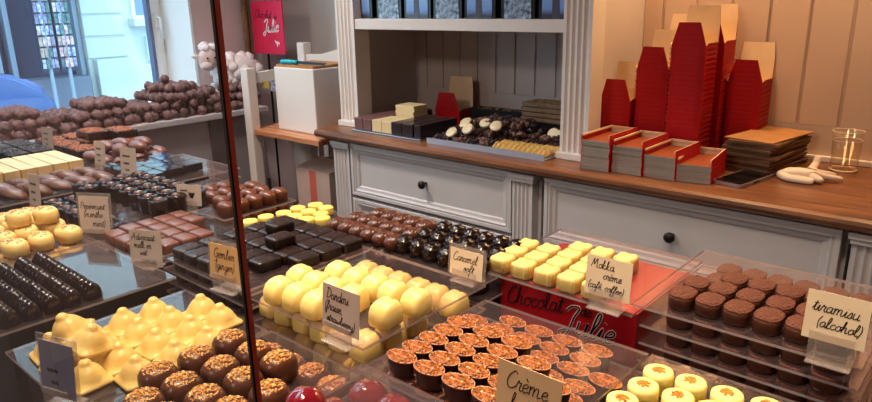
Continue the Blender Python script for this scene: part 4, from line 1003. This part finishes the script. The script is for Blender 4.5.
# nested shallow trays
def m_ntray(top):
    def f():
        t = thing('shallow_carton', '', 'carton'); w, d, th = .078, .155, .0012; hh = .020 if top else .0068
        bm = NB(); box(bm, -w/2, w/2, 0, d, 0, .0012 if top else .0066); box(bm, -w/2, w/2, -.0004, th, .0004, .0070 if top else .0066)
        obj('front_and_base', bm, mat('grey_card', (150, 138, 128), .65, .2, var=.08), t)
        bm = NB(); box(bm, -w/2-.0012, -w/2, -.001, d+.001, 0, hh); obj('red_side', bm, REDD, t, label='red card side')
        bm = NB(); box(bm, w/2, w/2+.0012, -.001, d+.001, 0, hh+(.004 if top else 0)); obj('red_side', bm, REDD, t, label='red card side')
        if top:
            bm = NB(); box(bm, -w/2, w/2, d, d+.0012, 0, hh); box(bm, -w/2+.0002, w/2-.0002, d-.004, d, hh-.004, hh+.001); box(bm, -w/2+.0002, -w/2+.004, th, d-.004, hh-.004, hh+.0006); obj('cream_rim', bm, CREAMC, t, label='cream folded rim')
            bm = NB(); box(bm, w/2-.0035, w/2-.0002, th, d-.004, hh-.003, hh+.003); obj('cream_rim', bm, CREAMC, t, label='cream folded rim')
            bm = NB(); box(bm, -w/2+.002, w/2-.002, th+.001, d-.002, .0012, .004); obj('insert', bm, mat('brown_insert', (150, 74, 40), .5), t, label='brown red insert')
        return t
    return f
KF, KO = Kind(m_ntray(False)), Kind(m_ntray(True))
for j, (x, y, n, rz) in enumerate([(-.822, 1.545, 11, 0), (-.740, 1.556, 10, 0), (-.6575, 1.562, 8, .0), (-.577, 1.572, 6, .13)]):
    for k in range(n):
        (KO if k == n-1 else KF).put((x+R.uniform(-.0008, .0008), y+R.uniform(-.0015, .0015), WT+.0006+.0070*k), rz, 'shallow carton, %s from bottom in %s stack from the hutch column' % (ordinal(k), ordinal(j)), 'shallow cartons on the worktop')

# kraft bags
def m_bag():
    bm = NB(); box(bm, -.062, .062, -.11, .11, 0, .006, .0015); box(bm, -.060, .060, -.11, -.07, .006, .0075, .0005); return tag(obj('kraft_bag', bm, KRAFTD), '', 'paper bag')
K = Kind(m_bag)
for k in range(10):
    K.put((-.50+R.uniform(-.005, .005), 1.855+R.uniform(-.008, .006), WT+.0006+.0078*k), -.12+R.uniform(-.06, .06), 'flat brown paper bag, %s from bottom of the pile on the worktop' % ordinal(k), 'flat brown paper bags')
bm = NB(); box(bm, -.062, .062, -.11, .11, 0, .003, .001); o = obj('kraft_bag', bm, KRAFT, None, (-.497, 1.862, WT+.0006+.0782)); o.rotation_euler = (0, 0, -.18); tag(o, 'flat brown paper bag, topmost and lightest of the pile', 'paper bag', 'flat brown paper bags')

# phone
t = thing('phone', 'black smartphone with clear edge lying before the paper bags', 'phone', (-.492, 1.664, WT+.0006), -.184)
def rrect(w, h, r, n=5):
    p = []
    for cx, cy, a0 in ((w/2-r, h/2-r, 0), (-w/2+r, h/2-r, PI/2), (-w/2+r, -h/2+r, PI), (w/2-r, -h/2+r, 1.5*PI)):
        p += [(cx+r*math.cos(a0+PI/2*k/n), cy+r*math.sin(a0+PI/2*k/n)) for k in range(n+1)]
    return p
bm = NB(); prism(bm, rrect(.072, .150, .010), 0, .0085); obj('case', bm, mat('phone_case', (150, 138, 140), .25, .5, metal=.3), t)
bm = NB(); prism(bm, rrect(.067, .145, .009), .0085, .0090); obj('screen', bm, mat('phone_screen', (14, 13, 16), .12, .5), t)
bm = NB(); box(bm, .0355, .0366, -.02, .01, .003, .006); obj('side_button', bm, BLACKM, t)
# glove
def glove():
    me = bpy.data.meshes.new('glove'); 
    V = [(-.055, -.005, .012), (-.028, 0, .019), (.0, .002, .020), (.022, .006, .018), (.052, .018, .013), (.078, .026, .010), (.018, .026, .018), (.040, .046, .015), (.06, .058, .011), (.006, .040, .020), (.014, .058, .032), (.017, .066, .052), (.026, -.012, .013), (.042, -.020, .010), (-.03, -.026, .010), (.0, -.028, .010), (.025, -.03, .009), (-.045, .014, .014)]
    E = [(0, 1), (1, 2), (2, 3), (3, 4), (4, 5), (2, 6), (6, 7), (7, 8), (6, 9), (9, 10), (10, 11), (2, 12), (12, 13), (0, 14), (14, 15), (15, 16), (1, 17)]
    rad = [.013, .019, .018, .012, .010, .007, .011, .009, .006, .011, .009, .009, .012, .010, .010, .011, .009, .013]
    me.from_pydata(V, E, []); o = bpy.data.objects.new('glove', me); COL.objects.link(o)
    s = o.modifiers.new('s', 'SKIN'); 
    for i, sv in enumerate(me.skin_vertices[0].data): sv.radius = (rad[i], rad[i]*.72); sv.use_root = (i == 2)
    u = o.modifiers.new('u', 'SUBSURF'); u.levels = 2; u.render_levels = 2
    dg = bpy.context.evaluated_depsgraph_get(); ev = o.evaluated_get(dg); m2 = bpy.data.meshes.new_from_object(ev)
    o.modifiers.clear(); o.data = m2; m2.materials.append(mat('latex', (232, 214, 196), .55, .3, sss=.1, bump=.2, bscale=60))
    for p in m2.polygons: p.use_smooth = True
    zmin = min(v.co.z for v in m2.vertices)
    for v in m2.vertices: v.co.z = max(0, v.co.z - max(0, zmin))
    o.location = (-.378, 1.745, WT+.0006); o.rotation_euler = (0, 0, .1)
    return tag(o, 'crumpled white latex glove on the worktop beside the phone', 'glove')
glove()
# glass of water
t = thing('drinking_glass', 'clear glass of water standing on the worktop by the wall', 'glass', (-.329, 1.905, WT+.0006))
GL = clear_mat('tumbler_glass', (252, 250, 248), 1.5, .02, (255, 240, 220), .0, 1.2)
bm = NB(); N_ = 28
prof = [(.028, 0), (.030, .001), (.0345, .100), (.0333, .100), (.0295, .010), (.0, .009)]
prevr = None
for r_, z_ in prof:
    row = [bm.verts.new((max(r_, .0005)*math.cos(2*PI*k/N_), max(r_, .0005)*math.sin(2*PI*k/N_), z_)) for k in range(N_)]
    if prevr:
        for k in range(N_): bm.faces.new((prevr[k], prevr[(k+1) % N_], row[(k+1) % N_], row[k]))
    else: bm.faces.new(row)
    prevr = row
bm.faces.new(prevr); obj('tumbler', bm, GL, t, smooth=True)
bm = NB(); lathe(bm, [(.0293, .0105), (.0322, .078)], 28); obj('water', bm, clear_mat('water', (252, 248, 242), 1.33, .02, (255, 236, 210), .0, 1.0), t, smooth=False)
for nm_, rr, zz, th in (('rim', .0345, .100, .0010), ('water_edge', .0322, .078, .0008), ('foot', .0295, .004, .0025)):
    bm = NB(); tube(bm, [(rr*math.cos(2*PI*k/28), rr*math.sin(2*PI*k/28), zz) for k in range(29)], th, 5); obj(nm_, bm, mat('glass_rim', (236, 214, 186), .15, .6), t, smooth=True)

# ------------------------------------------------------------------ street outside
SZ = 0.0
bm = NB(); box(bm, -14, XW-.31, -9, 12, -.12, SZ-.02); o = obj('street', bm, mat('asphalt', (150, 156, 166), .8, .2, var=.1, vscale=2)); o['kind'] = 'structure'
FX = -10
FA = mat('facade_plaster', (206, 214, 212), .8, .2, var=.02, vscale=2)
t = thing('building', 'white plastered building across the street with small window', 'building', (0, 0, 0))
bm = NB(); zc = .9
for k in range(12):
    z0_ = .62+.3*k; box(bm, FX-.4, FX, 4.05, 4.62, z0_+.02, z0_+.28, .012)
box(bm, FX-.42, FX-.03, 4.06, 9, 0, 4.2); obj('wall', bm, FA, t)
bm = NB(); box(bm, FX-.02, FX+.10, 4.12, 4.68, -.02, .62, .01); box(bm, FX-.02, FX+.06, 4.68, 9, -.02, .5); obj('plinth', bm, FA, t)
f = bbox('window', mat('facade_window_frame', (226, 232, 236), .5), FX-.03, FX+.03, 4.75, 5.2, 1.16, 3.0, t)
bbox('pane', mat('facade_pane', (110, 140, 190), .1, .6), FX+.03, FX+.035, 4.8, 5.15, 1.2, 2.95, f)
bbox('window_sill', FA, FX-.03, FX+.16, 4.70, 5.25, 1.05, 1.16, t, .01)
bm = NB(); box(bm, FX-.03, FX+.05, 4.9, 5.12, .55, .9); obj('cellar_hatch', bm, mat('hatch', (206, 220, 226), .6), t)
t = thing('shopfront', 'dark shopfront across the street with postcard stands', 'building', (0, 0, 0))
SHB = mat('shopfront_dark', (56, 70, 98), .5); SHF = mat('shopfront_frame', (150, 170, 190), .5)
bbox('wall', SHB, FX-.8, FX-.3, -3, 4.04, 0, 4.2, t)
bbox('added_shade_slab', SHB, FX-.3, FX+1.3, 1.0, 4.04, 3.05, 3.15, t)  # unseen slab added to keep the sun off the shopfront and postcards
bbox('threshold', mat('threshold', (120, 130, 150), .6), FX-.3, FX+.1, 1.2, 4.0, -.02, .42, t)
for y in (2.95, 3.12, 3.98): bbox('frame_post', SHF, FX-.3, FX-.1, y, y+.06, .42, 3.2, t)
cm = [mat('postcard%d' % i, c_, .5, rgb2=d_, vscale=18) for i, (c_, d_) in enumerate([((90, 120, 190), (220, 220, 230)), ((190, 120, 150), (230, 225, 220)), ((110, 160, 140), (60, 90, 120)), ((210, 200, 170), (150, 120, 140)), ((160, 180, 210), (120, 90, 130))])]
for r_ in range(2):
    yy = 3.42+.23*r_
    rk = thing('postcard_stand', '%s revolving postcard stand before the dark shopfront' % ('left', 'right')[r_], 'postcard stand', (FX+.35, yy, -.02), 0, 'postcard stands')
    bm = NB(); tube(bm, [(0, 0, 0), (0, 0, 2.9)], .025, 8); box(bm, -.2, .2, -.1, .1, 0, .05); obj('pole', bm, SHF, rk)
    bm = NB(); box(bm, -.03, .01, -.105, .105, .55, 2.85); obj('back_board', bm, SHB, rk)
    for a in range(4):
        for b in range(16):
            bm2 = None
            o = bbox('postcard', cm[R.randrange(5)], FX+.385, FX+.392, yy-.098+.05*a, yy-.098+.05*a+.042, .58+.14*b, .58+.14*b+.115)
            tag(o, 'small coloured postcard on the %s postcard stand across the street' % ('left', 'right')[r_], 'postcard', 'postcards on the %s stand' % ('left', 'right')[r_])
# parked car
t = thing('car', 'blue car parked in the street outside the window', 'car', (-6.6, -.05, -.02))
CP = mat('car_paint', (36, 84, 150), .2, .5, coat=.6); 
bm = NB()
side = [(-2.1, .3), (2.05, .3), (2.12, .5), (2.08, .72), (1.9, .86), (1.15, .98), (.45, 1.42), (-.9, 1.48), (-1.75, 1.0), (-2.1, .92)]
prism(bm, side, -.85, .85, 'x'); 
for v in bm.verts:
    if v.co.z > 1.1: v.co.x *= .78
    elif v.co.z > .8: v.co.x *= .96
bmesh.ops.bevel(bm, geom=bm.edges[:], offset=.06, segments=3, affect='EDGES'); obj('body', bm, CP, t, smooth=True)
CW = mat('car_glass', (40, 60, 100), .05, .7)
bm = NB()
def quad(*p): bm.faces.new([bm.verts.new(q_) for q_ in p])
sol = []
for s in (1, -1):
    pts = [(s*.835, 1.0, 1.01), (s*.69, .42, 1.37), (s*.69, -.85, 1.40), (s*.835, -1.5, 1.02)]
    ins = [(x_-s*.05, y_, z_) for x_, y_, z_ in pts]
    lo = [bm.verts.new(p_) for p_ in ins]; hi = [bm.verts.new((p_[0]+s*.012, p_[1], p_[2])) for p_ in pts]
    bm.faces.new(lo); bm.faces.new(hi)
    for k in range(4): bm.faces.new((lo[k], lo[(k+1) % 4], hi[(k+1) % 4], hi[k]))
obj('side_window', bm, CW, t)
bm = NB(); pts = [(-.62, 1.10, 1.04), (.62, 1.10, 1.04), (.55, .52, 1.41), (-.55, .52, 1.41)]
lo = [bm.verts.new((p_[0], p_[1]-.05, p_[2]-.03)) for p_ in pts]; hi = [bm.verts.new((p_[0], p_[1]+.03, p_[2]+.01)) for p_ in pts]
bm.faces.new(lo); bm.faces.new(hi)
for k in range(4): bm.faces.new((lo[k], lo[(k+1) % 4], hi[(k+1) % 4], hi[k]))
obj('windscreen', bm, CW, t)
for sx in (-1, 1):
    for yy in (-1.35, 1.35):
        bm = NB(); lathe(bm, [(.26, -.1), (.32, -.08), (.32, .08), (.26, .1), (.1, .105)], 22, Matrix.Translation((sx*.78, yy, .32)) @ Matrix.Rotation(sx*PI/2, 4, 'Y')); obj('wheel', bm, BLACKM, t, smooth=True)
    bm = NB(); blob(bm, .1, 2, 0, 1, 0, (1.2, .5, .6), (sx*.55, 2.0, .72)); obj('headlight', bm, mat('headlight', (220, 230, 240), .1, .7), t, smooth=True)
    bm = NB(); blob(bm, .09, 2, 0, 1, 0, (1, .5, .7), (sx*.9, .78, 1.02)); obj('mirror', bm, CP, t, smooth=True)

# ------------------------------------------------------------------ light
w = bpy.data.worlds.new('sky'); S.world = w; w.use_nodes = True
bg = w.node_tree.nodes['Background']; bg.inputs['Color'].default_value = (.58, .85, 1.0, 1); bg.inputs['Strength'].default_value = 3.3
def area(name, loc, rot, size, power, col, sy=None, spread=None):
    l = bpy.data.lights.new(name, 'AREA'); l.energy = power; l.color = col; l.size = size
    if sy: l.shape = 'RECTANGLE'; l.size_y = sy
    if spread: l.spread = spread
    o = bpy.data.objects.new(name, l); COL.objects.link(o); o.location = loc; o.rotation_euler = rot; return o
area('unseen_overhead_lamp', (-.25, .45, 2.5), (0, 0, 0), .14, 7.2, (1, .80, .58), spread=1.5)
area('unseen_overhead_lamp', (-1.0, .35, 2.5), (0, 0, 0), .16, 6.5, (1, .86, .72), spread=1.6)
area('unseen_overhead_lamp', (-1.95, .75, 2.5), (0, 0, 0), .2, 14, (1, .88, .80), spread=1.8)  # overhead light added to brighten the truffle heaps and left trays
area('unseen_overhead_lamp', (-1.1, -2.0, 2.6), (.5, 0, 0), .5, 24, (1, .80, .64))  # tilted fill added behind the camera to light deep into the hutch
area('niche_lamp', (-.72, 1.86, 1.85), (0, 0, 0), .16, 5.2, (1, .60, .28), .2)
area('niche_lamp', (-.25, 1.80, 1.85), (0, 0, 0), .16, 4.0, (1, .60, .28), .2)
sl = bpy.data.lights.new('sun', 'SUN'); sl.energy = 1.3; sl.angle = .01; sl.color = (.92, 1, 1)
so = bpy.data.objects.new('sun', sl); COL.objects.link(so); so.rotation_euler = Vector((-.38, .2, -.9)).to_track_quat('-Z', 'Y').to_euler()
S.view_settings.view_transform = 'Standard'; S.view_settings.look = 'None'; S.view_settings.gamma = 1; S.view_settings.exposure = 0.2
S.cycles.transparent_max_bounces = 40
S.cycles.max_bounces = 10

# ------------------------------------------------------------------ camera
cd = bpy.data.cameras.new('camera'); cam = bpy.data.objects.new('camera', cd); COL.objects.link(cam); S.camera = cam
cd.sensor_width = 36; cd.lens = 36*680/872; cd.clip_start = .02; cd.clip_end = 100
RW = ((.75207343, .17258401, -.636082), (.65877759, -.2260452, .71757624), (-.0199411, -.95870659, -.28369707))
M = Matrix(((RW[0][0], -RW[0][1], -RW[0][2], 0), (RW[1][0], -RW[1][1], -RW[1][2], 0), (RW[2][0], -RW[2][1], -RW[2][2], 0), (0, 0, 0, 1)))
cam.matrix_world = Matrix.Translation((0, 0, CAMZ)) @ M
